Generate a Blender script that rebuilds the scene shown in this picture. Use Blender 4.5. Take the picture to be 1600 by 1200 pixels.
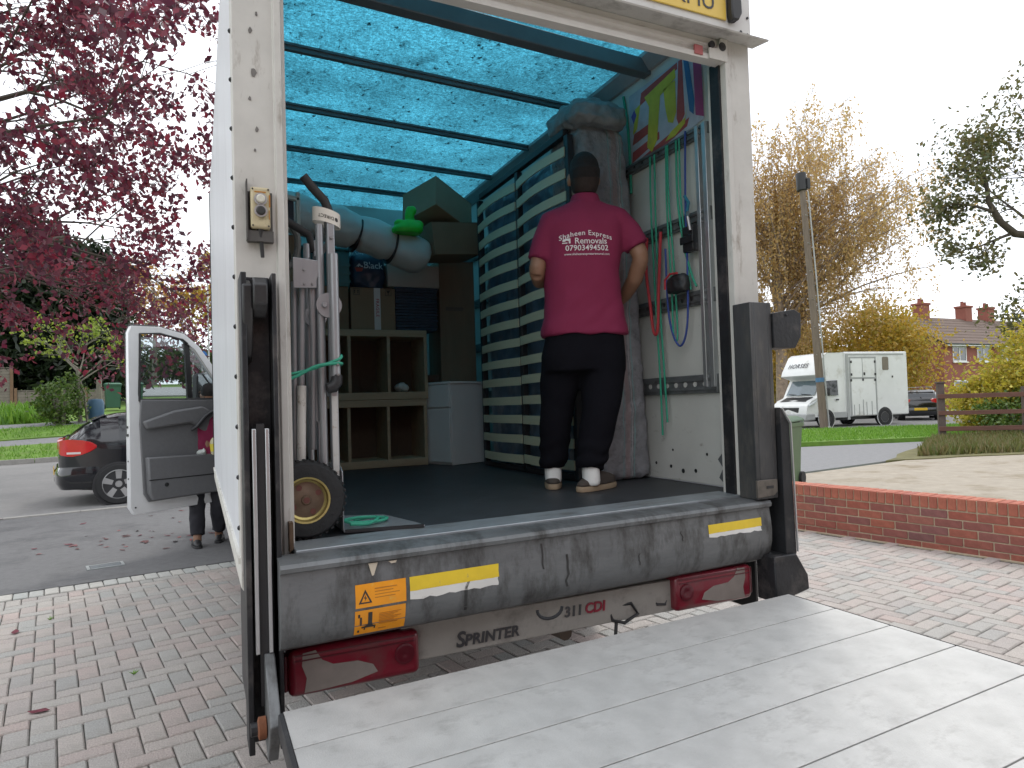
import bpy, bmesh, math, random
import numpy as np
from mathutils import Vector, Matrix, Euler, noise
from mathutils.bvhtree import BVHTree
R_ = math.radians
rnd = random.Random(11)
SC = bpy.context.scene
COL = SC.collection
for o in list(bpy.data.objects): bpy.data.objects.remove(o)

# ------------------------------------------------------------------ camera
cam = bpy.data.cameras.new('camera'); camo = bpy.data.objects.new('camera', cam); COL.objects.link(camo)
cam.sensor_width = 36; cam.lens = 36*1051/1600; cam.clip_start = .05; cam.clip_end = 2000
CR = Matrix(((0.90595536, 0.01610914, -0.42306664), (-0.42223717, -0.03877688, -0.90565564), (-0.03099454, 0.99911804, -0.02832825)))
CP = Vector((-1.245, -2.35, 1.40))
camo.matrix_world = Matrix.Translation(CP) @ CR.to_4x4()
SC.camera = camo

# ------------------------------------------------------------------ sky and sun (bright overcast)
wd = bpy.data.worlds.new('World'); SC.world = wd; wd.use_nodes = True
nt = wd.node_tree; N = nt.nodes; L = nt.links; N.clear()
wo = N.new('ShaderNodeOutputWorld'); bg = N.new('ShaderNodeBackground'); bg.inputs['Strength'].default_value = .1
sky = N.new('ShaderNodeTexSky'); sky.sky_type = 'NISHITA'; sky.sun_disc = False
SUN_EL, SUN_ROT = R_(56), R_(38)
sky.sun_elevation = SUN_EL; sky.sun_rotation = SUN_ROT
tc = N.new('ShaderNodeTexCoord'); mp = N.new('ShaderNodeMapping'); mp.inputs['Scale'].default_value = (1.5, 1.5, 4)
nz = N.new('ShaderNodeTexNoise'); nz.inputs['Scale'].default_value = 1.6; nz.inputs['Detail'].default_value = 6
rp = N.new('ShaderNodeValToRGB'); rp.color_ramp.elements[0].position = .35; rp.color_ramp.elements[1].position = .65
rp.color_ramp.elements[0].color = (15.0, 15.7, 16.8, 1); rp.color_ramp.elements[1].color = (17.2, 17.4, 17.8, 1)
mx = N.new('ShaderNodeMixRGB'); mx.inputs['Fac'].default_value = .9
L.new(tc.outputs['Generated'], mp.inputs['Vector']); L.new(mp.outputs['Vector'], nz.inputs['Vector']); L.new(nz.outputs['Fac'], rp.inputs['Fac'])
L.new(sky.outputs['Color'], mx.inputs['Color1']); L.new(rp.outputs['Color'], mx.inputs['Color2'])
L.new(mx.outputs['Color'], bg.inputs['Color']); L.new(bg.outputs['Background'], wo.inputs['Surface'])
sl = bpy.data.lights.new('sun', 'SUN'); sl.energy = 1.3; sl.angle = R_(16); sl.color = (1, .96, .9)
so = bpy.data.objects.new('sun', sl); COL.objects.link(so)
sd = Vector((math.sin(SUN_ROT)*math.cos(SUN_EL), math.cos(SUN_ROT)*math.cos(SUN_EL), math.sin(SUN_EL)))
so.rotation_euler = sd.to_track_quat('Z', 'Y').to_euler(); so.location = (0, -6, 12)
vs = SC.view_settings; vs.view_transform = 'Standard'; vs.look = 'None'; vs.exposure = 0.10; vs.gamma = 1; vs.use_curve_mapping = False
SC.render.engine = 'CYCLES'
SC.cycles.use_denoising = True
SC.cycles.max_bounces = 8; SC.cycles.diffuse_bounces = 5; SC.cycles.transparent_max_bounces = 12

# ------------------------------------------------------------------ materials
MATS = {}
def mat(name, col, rough=.6, metal=0., var=.12, vscale=6., bump=0., bscale=40., dirt=None, island=None, coat=0., stretch=(1, 1, 1), spec=.5):
    """procedural surface: base colour with noise variation, optional dirt (colour, low, high, scale) and bump"""
    if name in MATS: return MATS[name]
    m = bpy.data.materials.new(name); m.use_nodes = True; t = m.node_tree; n = t.nodes; l = t.links
    b = n['Principled BSDF']; b.inputs['Roughness'].default_value = rough; b.inputs['Metallic'].default_value = metal
    b.inputs['Coat Weight'].default_value = coat; b.inputs['Specular IOR Level'].default_value = spec
    c = n.new('ShaderNodeTexCoord'); mpn = n.new('ShaderNodeMapping'); mpn.inputs['Scale'].default_value = stretch
    l.new(c.outputs['Object'], mpn.inputs['Vector'])
    base = None
    if island:
        g = n.new('ShaderNodeNewGeometry'); oi = n.new('ShaderNodeObjectInfo')
        ad = n.new('ShaderNodeMath'); ad.operation = 'ADD'; fr = n.new('ShaderNodeMath'); fr.operation = 'FRACT'
        l.new(g.outputs['Random Per Island'], ad.inputs[0]); l.new(oi.outputs['Random'], ad.inputs[1]); l.new(ad.outputs[0], fr.inputs[0])
        r = n.new('ShaderNodeValToRGB'); els = r.color_ramp.elements
        while len(els) < len(island): els.new(.5)
        for i, cc in enumerate(island): els[i].position = i/max(1, len(island)-1); els[i].color = (*cc, 1)
        l.new(fr.outputs[0], r.inputs['Fac']); base = r.outputs['Color']
    no = n.new('ShaderNodeTexNoise'); no.inputs['Scale'].default_value = vscale; no.inputs['Detail'].default_value = 7; no.inputs['Roughness'].default_value = .62
    l.new(mpn.outputs['Vector'], no.inputs['Vector'])
    mr = n.new('ShaderNodeMapRange'); mr.inputs[1].default_value = .25; mr.inputs[2].default_value = .75; mr.inputs[3].default_value = 1-var; mr.inputs[4].default_value = 1+var
    l.new(no.outputs['Fac'], mr.inputs[0])
    mu = n.new('ShaderNodeMixRGB'); mu.blend_type = 'MULTIPLY'; mu.inputs['Fac'].default_value = 1
    if base: l.new(base, mu.inputs['Color1'])
    else: mu.inputs['Color1'].default_value = (*col, 1)
    l.new(mr.outputs[0], mu.inputs['Color2']); outc = mu.outputs['Color']
    if dirt:
        dc, lo, hi, ds = dirt[:4]
        mp2 = n.new('ShaderNodeMapping'); mp2.inputs['Scale'].default_value = dirt[4] if len(dirt) > 4 else (1, 1, 1)
        l.new(c.outputs['Object'], mp2.inputs['Vector'])
        n2 = n.new('ShaderNodeTexNoise'); n2.inputs['Scale'].default_value = ds; n2.inputs['Detail'].default_value = 8; n2.inputs['Roughness'].default_value = .7
        l.new(mp2.outputs['Vector'], n2.inputs['Vector'])
        m2 = n.new('ShaderNodeMapRange'); m2.inputs[1].default_value = lo; m2.inputs[2].default_value = hi; l.new(n2.outputs['Fac'], m2.inputs[0])
        mi = n.new('ShaderNodeMixRGB'); mi.inputs['Color2'].default_value = (*dc, 1); l.new(m2.outputs[0], mi.inputs['Fac']); l.new(outc, mi.inputs['Color1'])
        outc = mi.outputs['Color']
    l.new(outc, b.inputs['Base Color'])
    if bump:
        nb = n.new('ShaderNodeTexNoise'); nb.inputs['Scale'].default_value = bscale; nb.inputs['Detail'].default_value = 6
        l.new(mpn.outputs['Vector'], nb.inputs['Vector'])
        bp = n.new('ShaderNodeBump'); bp.inputs['Strength'].default_value = min(1, bump); bp.inputs['Distance'].default_value = .01
        l.new(nb.outputs['Fac'], bp.inputs['Height']); l.new(bp.outputs['Normal'], b.inputs['Normal'])
    MATS[name] = m
    return m

def leafmat(name, ramp, trans=.35):
    """leaves: ramp of colours per leaf, light passes through"""
    m = bpy.data.materials.new(name); m.use_nodes = True; t = m.node_tree; n = t.nodes; l = t.links
    out = n['Material Output']; b = n['Principled BSDF']; b.inputs['Roughness'].default_value = .5
    g = n.new('ShaderNodeNewGeometry'); r = n.new('ShaderNodeValToRGB'); els = r.color_ramp.elements
    while len(els) < len(ramp): els.new(.5)
    for i, cc in enumerate(ramp): els[i].position = i/max(1, len(ramp)-1); els[i].color = (*cc, 1)
    l.new(g.outputs['Random Per Island'], r.inputs['Fac']); l.new(r.outputs['Color'], b.inputs['Base Color'])
    tr = n.new('ShaderNodeBsdfTranslucent'); l.new(r.outputs['Color'], tr.inputs['Color'])
    ms = n.new('ShaderNodeMixShader'); ms.inputs['Fac'].default_value = trans
    l.new(b.outputs[0], ms.inputs[1]); l.new(tr.outputs[0], ms.inputs[2]); l.new(ms.outputs[0], out.inputs['Surface'])
    return m

def glassmat(name, tint=(.8, .85, .87), refl=.12):
    """thin pane: mostly clear, mirrors a little"""
    m = bpy.data.materials.new(name); m.use_nodes = True; t = m.node_tree; n = t.nodes; l = t.links
    out = n['Material Output']; n.remove(n['Principled BSDF'])
    a = n.new('ShaderNodeBsdfTransparent'); a.inputs['Color'].default_value = (*tint, 1)
    g = n.new('ShaderNodeBsdfGlossy'); g.inputs['Roughness'].default_value = .03
    fr = n.new('ShaderNodeFresnel'); fr.inputs['IOR'].default_value = 1.45
    ad = n.new('ShaderNodeMath'); ad.operation = 'ADD'; ad.inputs[1].default_value = refl; l.new(fr.outputs[0], ad.inputs[0])
    ms = n.new('ShaderNodeMixShader'); l.new(ad.outputs[0], ms.inputs[0]); l.new(a.outputs[0], ms.inputs[1]); l.new(g.outputs[0], ms.inputs[2])
    l.new(ms.outputs[0], out.inputs['Surface'])
    return m

# ------------------------------------------------------------------ mesh helpers
class MB:
    def __init__(s): s.v = []; s.f = []; s.m = []
    def add(s, vs, fs, k=0):
        o = len(s.v); s.v += [tuple(p) for p in vs]
        for f in fs: s.f.append(tuple(i+o for i in f)); s.m.append(k)
        return s
    def box(s, x0, x1, y0, y1, z0, z1, k=0):
        v = [(x, y, z) for x in (x0, x1) for y in (y0, y1) for z in (z0, z1)]
        return s.add(v, [(0, 1, 3, 2), (4, 6, 7, 5), (0, 4, 5, 1), (2, 3, 7, 6), (0, 2, 6, 4), (1, 5, 7, 3)], k)
    def obox(s, c, size, rot=(0, 0, 0), k=0):
        e = Euler(rot).to_matrix(); h = Vector(size)/2; c = Vector(c)
        v = [c + e @ Vector((x*h.x, y*h.y, z*h.z)) for x in (-1, 1) for y in (-1, 1) for z in (-1, 1)]
        return s.add(v, [(0, 1, 3, 2), (4, 6, 7, 5), (0, 4, 5, 1), (2, 3, 7, 6), (0, 2, 6, 4), (1, 5, 7, 3)], k)
    def beam(s, a, b, w, h, up=(0, 0, 1), k=0):
        a = Vector(a); b = Vector(b); d = (b-a).normalized(); sx = d.cross(Vector(up))
        if sx.length < 1e-4: sx = d.cross(Vector((0, 1, 0)))
        sx.normalize(); sy = sx.cross(d)
        v = [p + sx*i*w/2 + sy*j*h/2 for p in (a, b) for i, j in ((-1, -1), (1, -1), (1, 1), (-1, 1))]
        return s.add(v, [(3, 2, 1, 0), (4, 5, 6, 7), (0, 1, 5, 4), (1, 2, 6, 5), (2, 3, 7, 6), (3, 0, 4, 7)], k)
    def tube(s, pts, r, n=8, k=0, caps=True, flat=1.):
        pts = [Vector(p) for p in pts]; rs = r if isinstance(r, (list, tuple)) else [r]*len(pts)
        rings = []; prev = None
        for i, p in enumerate(pts):
            d = (pts[min(i+1, len(pts)-1)]-pts[max(i-1, 0)])
            d = d.normalized() if d.length > 1e-9 else Vector((0, 0, 1))
            if prev is None:
                a = d.cross(Vector((0, 0, 1)));  a = a if a.length > .05 else d.cross(Vector((1, 0, 0)))
            else: a = prev - d*prev.dot(d)
            a.normalize(); prev = a; b = d.cross(a)
            rings.append([p + (a*math.cos(2*math.pi*j/n) + b*math.sin(2*math.pi*j/n)*flat)*rs[i] for j in range(n)])
        return s.loft(rings, k, caps)
    def loft(s, rings, k=0, caps=True, closed=True):
        n = len(rings[0]); v = [p for r in rings for p in r]; f = []
        for i in range(len(rings)-1):
            for j in range(n if closed else n-1):
                q = (j+1) % n; f.append((i*n+j, i*n+q, (i+1)*n+q, (i+1)*n+j))
        if caps and closed: f.append(tuple(range(n-1, -1, -1))); f.append(tuple(range((len(rings)-1)*n, len(rings)*n)))
        return s.add(v, f, k)
    def lathe(s, prof, c=(0, 0, 0), axis='Z', n=24, k=0, caps=True):
        """prof: (radius, height) pairs"""
        c = Vector(c); rings = []
        for r, h in prof:
            ring = []
            for j in range(n):
                a = 2*math.pi*j/n; x, y = r*math.cos(a), r*math.sin(a)
                ring.append(c + Vector({'Z': (x, y, h), 'Y': (x, h, y), 'X': (h, x, y)}[axis]))
            rings.append(ring)
        if not caps: rings.append(rings[0])
        return s.loft(rings, k, caps)
    def prism(s, poly, a, b, plane='XZ', k=0):
        """poly extruded from a to b along the plane's normal axis"""
        def P(p, t): return {'XZ': (p[0], t, p[1]), 'YZ': (t, p[0], p[1]), 'XY': (p[0], p[1], t)}[plane]
        n = len(poly); v = [P(p, a) for p in poly] + [P(p, b) for p in poly]
        f = [tuple(range(n)), tuple(range(2*n-1, n-1, -1))] + [(i, n+i, n+(i+1) % n, (i+1) % n) for i in range(n)]
        return s.add(v, f, k)
    def frame(s, outer, inner, a, b, plane='XZ', k=0):
        """ring between two polygons with equally many points"""
        def P(p, t): return {'XZ': (p[0], t, p[1]), 'YZ': (t, p[0], p[1]), 'XY': (p[0], p[1], t)}[plane]
        n = len(outer); v = [P(p, t) for t in (a, b) for q in (outer, inner) for p in q]; f = []
        for i in range(n):
            j = (i+1) % n
            f += [(i, j, n+j, n+i), (2*n+i, 3*n+i, 3*n+j, 2*n+j), (i, 2*n+i, 2*n+j, j), (n+i, n+j, 3*n+j, 3*n+i)]
        return s.add(v, f, k)
    def xf(s, M): s.v = [tuple(M @ Vector(p)) for p in s.v]; return s
    def mesh(s, name):
        me = bpy.data.meshes.new(name); me.from_pydata(s.v, [], s.f); me.polygons.foreach_set('material_index', s.m); return me

def fixn(me):
    bm = bmesh.new(); bm.from_mesh(me); bmesh.ops.recalc_face_normals(bm, faces=bm.faces); bm.to_mesh(me); bm.free()
def build(name, mb, mats, parent=None, bevel=0, smooth=False, seg=2, fix=True, ang=35):
    me = mb.mesh(name) if isinstance(mb, MB) else mb
    for m in (mats if isinstance(mats, (list, tuple)) else [mats]): me.materials.append(m)
    if fix and isinstance(mb, MB): fixn(me)
    if smooth or bevel:
        me.shade_smooth(); me.set_sharp_from_angle(angle=R_(ang))
    o = bpy.data.objects.new(name, me); COL.objects.link(o)
    if parent: o.parent = parent
    if bevel:
        b = o.modifiers.new('bevel', 'BEVEL'); b.width = bevel; b.segments = seg; b.limit_method = 'ANGLE'; b.angle_limit = R_(30); b.use_clamp_overlap = True
    return o
def tag(o, label, cat, group=None):
    o['label'] = label; o['category'] = cat
    if group: o['group'] = group
    return o
def thing(name, label, cat, loc=(0, 0, 0), rz=0, group=None):
    o = bpy.data.objects.new(name, None); COL.objects.link(o); o.empty_display_size = .2
    o.location = loc; o.rotation_euler = (0, 0, rz); return tag(o, label, cat, group)
def struct(o): o['kind'] = 'structure'; return o
def stuff(o): o['kind'] = 'stuff'; return o
def copy_tree(o, parent=None):
    c = o.copy(); COL.objects.link(c); c.parent = parent
    for ch in list(o.children): copy_tree(ch, c)
    return c
SC2 = bpy.data.scenes.new('workbench')
def baked(o):
    """mesh of an object after its modifiers, made aside from the scene"""
    SC2.collection.objects.link(o); vl = SC2.view_layers[0]; vl.update()
    me = bpy.data.meshes.new_from_object(o.evaluated_get(vl.depsgraph)); bpy.data.objects.remove(o); return me
def text_mb(s, size, depth=.001, bold=.0, shear=0., k=0, align='CENTER', space=1.):
    """flat lettering in the XZ plane, facing -Y"""
    cu = bpy.data.curves.new('lettering', 'FONT'); cu.body = s; cu.size = size; cu.extrude = depth; cu.offset = bold*size; cu.shear = shear
    cu.align_x = align; cu.align_y = 'CENTER'; cu.resolution_u = 3; cu.space_character = space
    me = baked(bpy.data.objects.new('lettering', cu))
    mb = MB(); mb.add([(v.co.x, -v.co.z, v.co.y) for v in me.vertices], [tuple(p.vertices) for p in me.polygons], k)
    bpy.data.curves.remove(cu); bpy.data.meshes.remove(me)
    return mb
def T(x, y, z): return Matrix.Translation((x, y, z))
def RZ(a): return Matrix.Rotation(a, 4, 'Z')
def RX(a): return Matrix.Rotation(a, 4, 'X')
def RY(a): return Matrix.Rotation(a, 4, 'Y')

def puff(me, fn):
    """move every vertex along its normal by fn(position)"""
    co = [v.co.copy() for v in me.vertices]; no_ = [v.normal.copy() for v in me.vertices]
    me.vertices.foreach_set('co', np.array([c+n_*fn(c) for c, n_ in zip(co, no_)], dtype=np.float32).ravel()); me.update()
def fused(mb, name, voxel=.012, smooth=6, wrinkle=0., wscale=8., wstretch=(1, 1, 1)):
    """voxel-fuse overlapping closed shapes into one continuous surface"""
    me = mb.mesh(name); fixn(me)
    o = bpy.data.objects.new(name, me)
    r = o.modifiers.new('r', 'REMESH'); r.mode = 'VOXEL'; r.voxel_size = voxel
    s = o.modifiers.new('s', 'SMOOTH'); s.iterations = smooth; s.factor = .5
    out = baked(o)
    if wrinkle:
        def wr(c):
            q = Vector((c.x*wscale*wstretch[0], c.y*wscale*wstretch[1], c.z*wscale*wstretch[2])); return wrinkle*(noise.noise(q) + .5*noise.noise(q*2.1))
        puff(out, wr)
    out.shade_smooth(); out.name = name
    return out
def ell(mb, c, r, rot=(0, 0, 0), n=14, k=0):
    e = Euler(rot).to_matrix(); c = Vector(c); rings = []
    for i in range(1, n//2+2):
        a = math.pi*i/(n//2+2)
        rings.append([c + e @ Vector((r[0]*math.sin(a)*math.cos(2*math.pi*j/n), r[1]*math.sin(a)*math.sin(2*math.pi*j/n), r[2]*math.cos(a))) for j in range(n)])
    return mb.loft(rings, k)
def rings_mb(mb, rs, n=20, k=0, sup=2.4):
    """rs: (cx, cy, cz, rx, ry) horizontal rounded rings"""
    out = []
    for cx, cy, cz, rx, ry in rs:
        ring = []
        for j in range(n):
            a = 2*math.pi*j/n; c, s = math.cos(a), math.sin(a); e = 2/sup
            ring.append((cx+rx*math.copysign(abs(c)**e, c), cy+ry*math.copysign(abs(s)**e, s), cz))
        out.append(ring)
    return mb.loft(out, k)

# plot frame: the drive, the garden walls and the near kerb stand 9.6 degrees off the van
PA = R_(9.6); PU = Vector((math.cos(PA), math.sin(PA))); PV = Vector((-math.sin(PA), math.cos(PA)))
def uv(u, v): p = PU*u + PV*v; return (p.x, p.y)
def in_view(p, mgn=0.):
    q = CR.transposed() @ (Vector(p)-CP)
    if q.z > -.1: return None
    x = 800+1051*q.x/-q.z; y = 600-1051*q.y/-q.z
    return (x, y) if -mgn < x < 1600+mgn and -mgn < y < 1200+mgn else None

# ================================================================== GROUND
HY = [(-400, 0), (10.5, 0), (18.5, .25), (22, .95), (25, 1.4), (31, 1.8), (47, 3.2), (64, 4.0), (100, 5.5), (400, 8)]
def gh(x, y):
    """height of the land: flat by the drive, rising across the road on the left"""
    z = 0
    for (a, za), (b, zb) in zip(HY, HY[1:]):
        if a <= y <= b: z = za+(zb-za)*(y-a)/(b-a); break
    t = min(1, max(0, (x-4)/9)); t = t*t*(3-2*t)
    return z*(1-t)
M_grass = mat('grass', (.12, .22, .03), .9, var=.35, vscale=3, bump=.6, bscale=60, dirt=((.15, .18, .04), .5, .75, 1.2))
M_blade = leafmat('grass_blade', [(.09, .22, .02), (.16, .33, .03), (.21, .36, .05)], .3)
M_asph = mat('asphalt', (.15, .15, .152), .92, var=.14, vscale=14, bump=.5, bscale=260, dirt=((.08, .08, .083), .5, .7, .9))
M_road = mat('road_surface', (.24, .235, .23), .92, var=.10, vscale=10, bump=.4, bscale=220, dirt=((.19, .19, .187), .45, .7, .5))
M_kerb = mat('kerb_concrete', (.32, .31, .29), .9, var=.15, vscale=9, bump=.3)
M_sand = mat('paving_sand', (.10, .095, .085), .95, var=.3, vscale=20, bump=.5)
M_conc = mat('concrete_drive', (.33, .29, .235), .93, var=.16, vscale=5, bump=.4, bscale=120, dirt=((.20, .16, .10), .52, .7, 1.1))
M_path = mat('path_tarmac', (.20, .20, .205), .92, var=.12, vscale=9, bump=.4, bscale=200)

def axis_ticks(lo, hi, fine_lo, fine_hi, step):
    t = [lo, lo*.5, lo*.25] if lo < -50 else [lo]
    t = sorted(set([lo, lo/2.2, lo/4.5] + list(np.arange(fine_lo, fine_hi+.01, step)) + [hi/4.5, hi/2.2, hi]))
    return t
xs = axis_ticks(-300, 400, -30, 40, 2.); ys = axis_ticks(-120, 400, -14, 72, 2.)
g = MB(); idx = {}
for j, y in enumerate(ys):
    for i, x in enumerate(xs): g.v.append((x, y, gh(x, y)-.07))
nx = len(xs)
for j in range(len(ys)-1):
    for i in range(nx-1): g.f.append((j*nx+i, j*nx+i+1, (j+1)*nx+i+1, (j+1)*nx+i)); g.m.append(0)
struct(build('ground', g, M_grass, smooth=True))

def patch(name, c4, m, off, n=12, m_=None, skirt=.06, wob=0):
    """a sheet laid over the land between four corners, with a shallow skirt"""
    p = MB(); a, b, c, d = [Vector(q) for q in c4]; k = m_ or n
    for j in range(k+1):
        for i in range(n+1):
            s, t = i/n, j/k; q = (a*(1-s)+b*s)*(1-t)+(d*(1-s)+c*s)*t
            if wob and (i in (0, n) or j in (0, k)): q = q+Vector((noise.noise(Vector((q.x, q.y, 3))*.9), noise.noise(Vector((q.y, q.x, 7))*.9)))*wob
            p.v.append((q.x, q.y, gh(q.x, q.y)+off))
    for j in range(k):
        for i in range(n): p.f.append((j*(n+1)+i, j*(n+1)+i+1, (j+1)*(n+1)+i+1, (j+1)*(n+1)+i)); p.m.append(0)
    bd = [i for i in range(n)] + [j*(n+1)+n for j in range(k)] + [k*(n+1)+i for i in range(n, 0, -1)] + [j*(n+1) for j in range(k, 0, -1)]
    o = len(p.v); p.v += [(p.v[i][0], p.v[i][1], p.v[i][2]-skirt) for i in bd]
    for i in range(len(bd)): q = (i+1) % len(bd); p.f.append((bd[i], o+i, o+q, bd[q])); p.m.append(0)
    return struct(build(name, p, m, smooth=True, fix=False, ang=50))
def U(*p): return [uv(*q) for q in p]
patch('road', U((-40, 9.75), (60, 9.75), (60, 19.0), (-40, 19.0)), M_road, 0, 60, 10)
patch('pavement', U((-30, 4.64), (5.06, 4.64), (5.06, 9.6), (-30, 9.6)), M_asph, .004, 24, 6)
patch('far_road', [(-14, 38), (8, 37), (8, 46.5), (-14, 45)], mat('far_road_surface', (.36, .35, .34), .9, var=.08), .0, 14, 6)
# dropped kerb: one stone after another
kb = MB(); kb.box(-.45, .45, -.07, .07, -.1, .018); kme = kb.mesh('kerb_stone'); fixn(kme)
kerb = struct(build('kerb', MB().add([(*uv(-30, 9.61), -.02), (*uv(58, 9.61), -.02), (*uv(58, 9.74), -.02), (*uv(-30, 9.74), -.02)], [(0, 1, 2, 3)]), M_sand))
kme.materials.append(M_kerb)
for i in range(26):
    o = bpy.data.objects.new('kerb_stone', kme); COL.objects.link(o); o.parent = kerb
    x, y = uv(-9+i*.913, 9.675); o.location = (x, y, rnd.uniform(-.002, .002)); o.rotation_euler = (0, 0, PA+rnd.uniform(-.004, .004))
# far side of the road: kerb, verge, footway, verge
fk = MB()
for i in range(60):
    a, b = uv(-28+i*.9, 19.0), uv(-28+i*.9+.885, 19.0); fk.beam((*a, gh(*a)+.04), (*b, gh(*b)+.04), .14, .16)
fk = struct(build('far_kerb', fk, M_kerb))
patch('far_verge', U((-26, 19.1), (8, 19.1), (8, 20.9), (-26, 20.9)), M_grass, .06, 30, 3)
patch('far_footway', U((-26, 20.92), (8, 20.92), (8, 21.7), (-26, 21.7)), M_path, .03, 30, 3)
patch('garden_verge', U((-26, 21.72), (8, 21.72), (8, 23.4), (-26, 23.4)), M_grass, .06, 30, 3)
patch('garden_path', U((-26, 23.42), (8, 23.42), (8, 24.3), (-26, 24.3)), M_path, .03, 30, 3)
# right of the garden wall
patch('neighbour_drive', U((5.06, -9), (26, -9), (22, 4.2), (5.06, 4.95)), M_conc, 0, 20, 14)
patch('footway', [(3.4, 5.75), (12.2, 6.95), (17.3, 9.5), (3.0, 13.5)], M_path, -.004, 20, 12)
patch('verge', [(6.0, 13.3), (18.2, 9.45), (27.5, 12.3), (12.0, 19.0)], M_grass, .09, 24, 12, wob=.12, skirt=.12)
patch('rough_grass', [(11.2, 6.82), (16.4, 5.1), (24, 8.5), (17.2, 9.6)], mat('rough_grass_soil', (.13, .12, .05), .95, var=.4, vscale=3, bump=.6), .02, 12, 8, wob=.25)
patch('side_road', [(10, 18), (31, 10.5), (40, 22), (10, 34)], M_road, .012, 20, 14)

def blades(name, c4, n, hmin, hmax, off, m=None):
    a, b, c, d = [Vector(q) for q in c4]; p = MB()
    for _ in range(n):
        s, t = rnd.random(), rnd.random(); q = (a*(1-s)+b*s)*(1-t)+(d*(1-s)+c*s)*t
        h = rnd.uniform(hmin, hmax); w = h*.14; an = rnd.random()*6.28; z = gh(q.x, q.y)+off
        dx, dy = math.cos(an)*w, math.sin(an)*w; lx, ly = rnd.uniform(-.5, .5)*h, rnd.uniform(-.5, .5)*h
        p.add([(q.x-dx, q.y-dy, z), (q.x+dx, q.y+dy, z), (q.x+lx, q.y+ly, z+h)], [(0, 1, 2)])
    return stuff(build(name, p, m or M_blade, fix=False))
tag(blades('verge_grass', [(6.3, 13.3), (18.1, 9.6), (27, 12.3), (12.0, 18.8)], 26000, .04, .10, .09), 'short green grass on the verge before the horse van', 'grass')
tag(blades('tall_grass', [(12.4, 6.9), (16.0, 5.6), (20, 8.6), (17.0, 9.5)], 9000, .06, .26, .02, leafmat('dry_blade', [(.10, .14, .03), (.16, .16, .05), (.22, .17, .08)], .3)), 'long straggly grass at the foot of the rail fence', 'grass')
tag(blades('far_verge_grass', U((-14, 19.2), (3, 19.2), (3, 20.8), (-14, 20.8)), 7000, .05, .1, .06), 'short green grass strip across the road', 'grass')
tag(blades('garden_verge_grass', U((-14, 21.8), (3, 21.8), (3, 23.3), (-14, 23.3)), 7000, .05, .1, .06), 'short green grass strip beside the garden path', 'grass')
tag(blades('garden_weeds', U((-14, 24.4), (-1.5, 24.4), (-1.5, 29.5), (-14, 29.5)), 9000, .12, .5, .0), 'tall green weeds below the garden fence', 'weeds')

# ------------------------------------------------------------------ block paving, 90 degree herringbone
M_block = mat('paving_block', (.4, .35, .32),   .92, var=.30, vscale=120, bump=1., bscale=150,
              island=[(.465, .395, .362), (.445, .424, .392), (.47, .41, .378), (.405, .404, .382), (.47, .39, .36), (.375, .374, .358), (.455, .424, .392)],
              dirt=((.33, .31, .28), .52, .75, 3.0))
paving = struct(build('block_paving', MB().add([(*uv(-9, -7), -.012), (*uv(4.8, -7), -.012), (*uv(4.8, 4.63), -.012), (*uv(-9, 4.63), -.012)], [(0, 1, 2, 3)]), M_sand))
def block_mb(lx, ly, ch=.006):
    b = MB(); x, y = lx/2, ly/2
    v = [(-x, -y, -.05), (x, -y, -.05), (x, y, -.05), (-x, y, -.05), (-x, -y, -ch), (x, -y, -ch), (x, y, -ch), (-x, y, -ch),
         (-x+ch, -y+ch, 0), (x-ch, -y+ch, 0), (x-ch, y-ch, 0), (-x+ch, y-ch, 0)]
    f = [(i, (i+1) % 4, 4+(i+1) % 4, 4+i) for i in range(4)] + [(4+i, 4+(i+1) % 4, 8+(i+1) % 4, 8+i) for i in range(4)] + [(8, 9, 10, 11)]
    return b.add(v, f)
bl = []
w = .1
for mm in range(-40, 60):
    for k in range(-130, 130):
        X, Y = k+4*mm, k
        for (cx_, cy_, hv) in ((X+1, Y+.5, 0), (X+2.5, Y, 1)):
            u_, v_ = cx_*w, cy_*w
            if -6.5 < u_ < 4.72 and -5.2 < v_ < 4.36: bl.append((u_, v_, hv))
occ = set()
for u_, v_, hv in bl:
    c0 = (round(u_/w-(1 if hv == 0 else .5)), round(v_/w-(.5 if hv == 0 else 1))); occ.add(c0); occ.add((c0[0]+1, c0[1]) if hv == 0 else (c0[0], c0[1]+1))
for ix in range(-65, 47):
    for iy in range(40, 44):
        if (ix, iy) not in occ: bl.append(((ix+.5)*w, (iy+.5)*w, 3))
for i in range(110): bl.append((-6.4+i*.102, 4.54, 2))     # edging course along the pavement
bme = [block_mb(.1945, .0945).mesh('block'), block_mb(.0945, .1945).mesh('block')]
for q in bme: q.materials.append(M_block)
bedge = block_mb(.0955, .19).mesh('block'); bedge.materials.append(mat('edging_block', (.33, .33, .31), .92, var=.15, vscale=40, bump=.8, bscale=170, island=[(.50, .49, .46), (.43, .44, .42), (.52, .50, .46)])); bme.append(bedge); bsq = block_mb(.0945, .0945).mesh('block'); bsq.materials.append(M_block); bme.append(bsq)
rank = []
for i, (u_, v_, hv) in enumerate(bl):
    x, y = uv(u_, v_); vis = in_view((x, y, 0))
    if vis and not (440 < vis[0] < 1240): rank.append(((Vector((x, y, 0))-CP).length, i))
near = set(i for _, i in sorted(rank)[:300])
rest = MB(); tmpl = [block_mb(.1945, .0945), block_mb(.0945, .1945), block_mb(.0955, .19), block_mb(.0945, .0945)]
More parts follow.
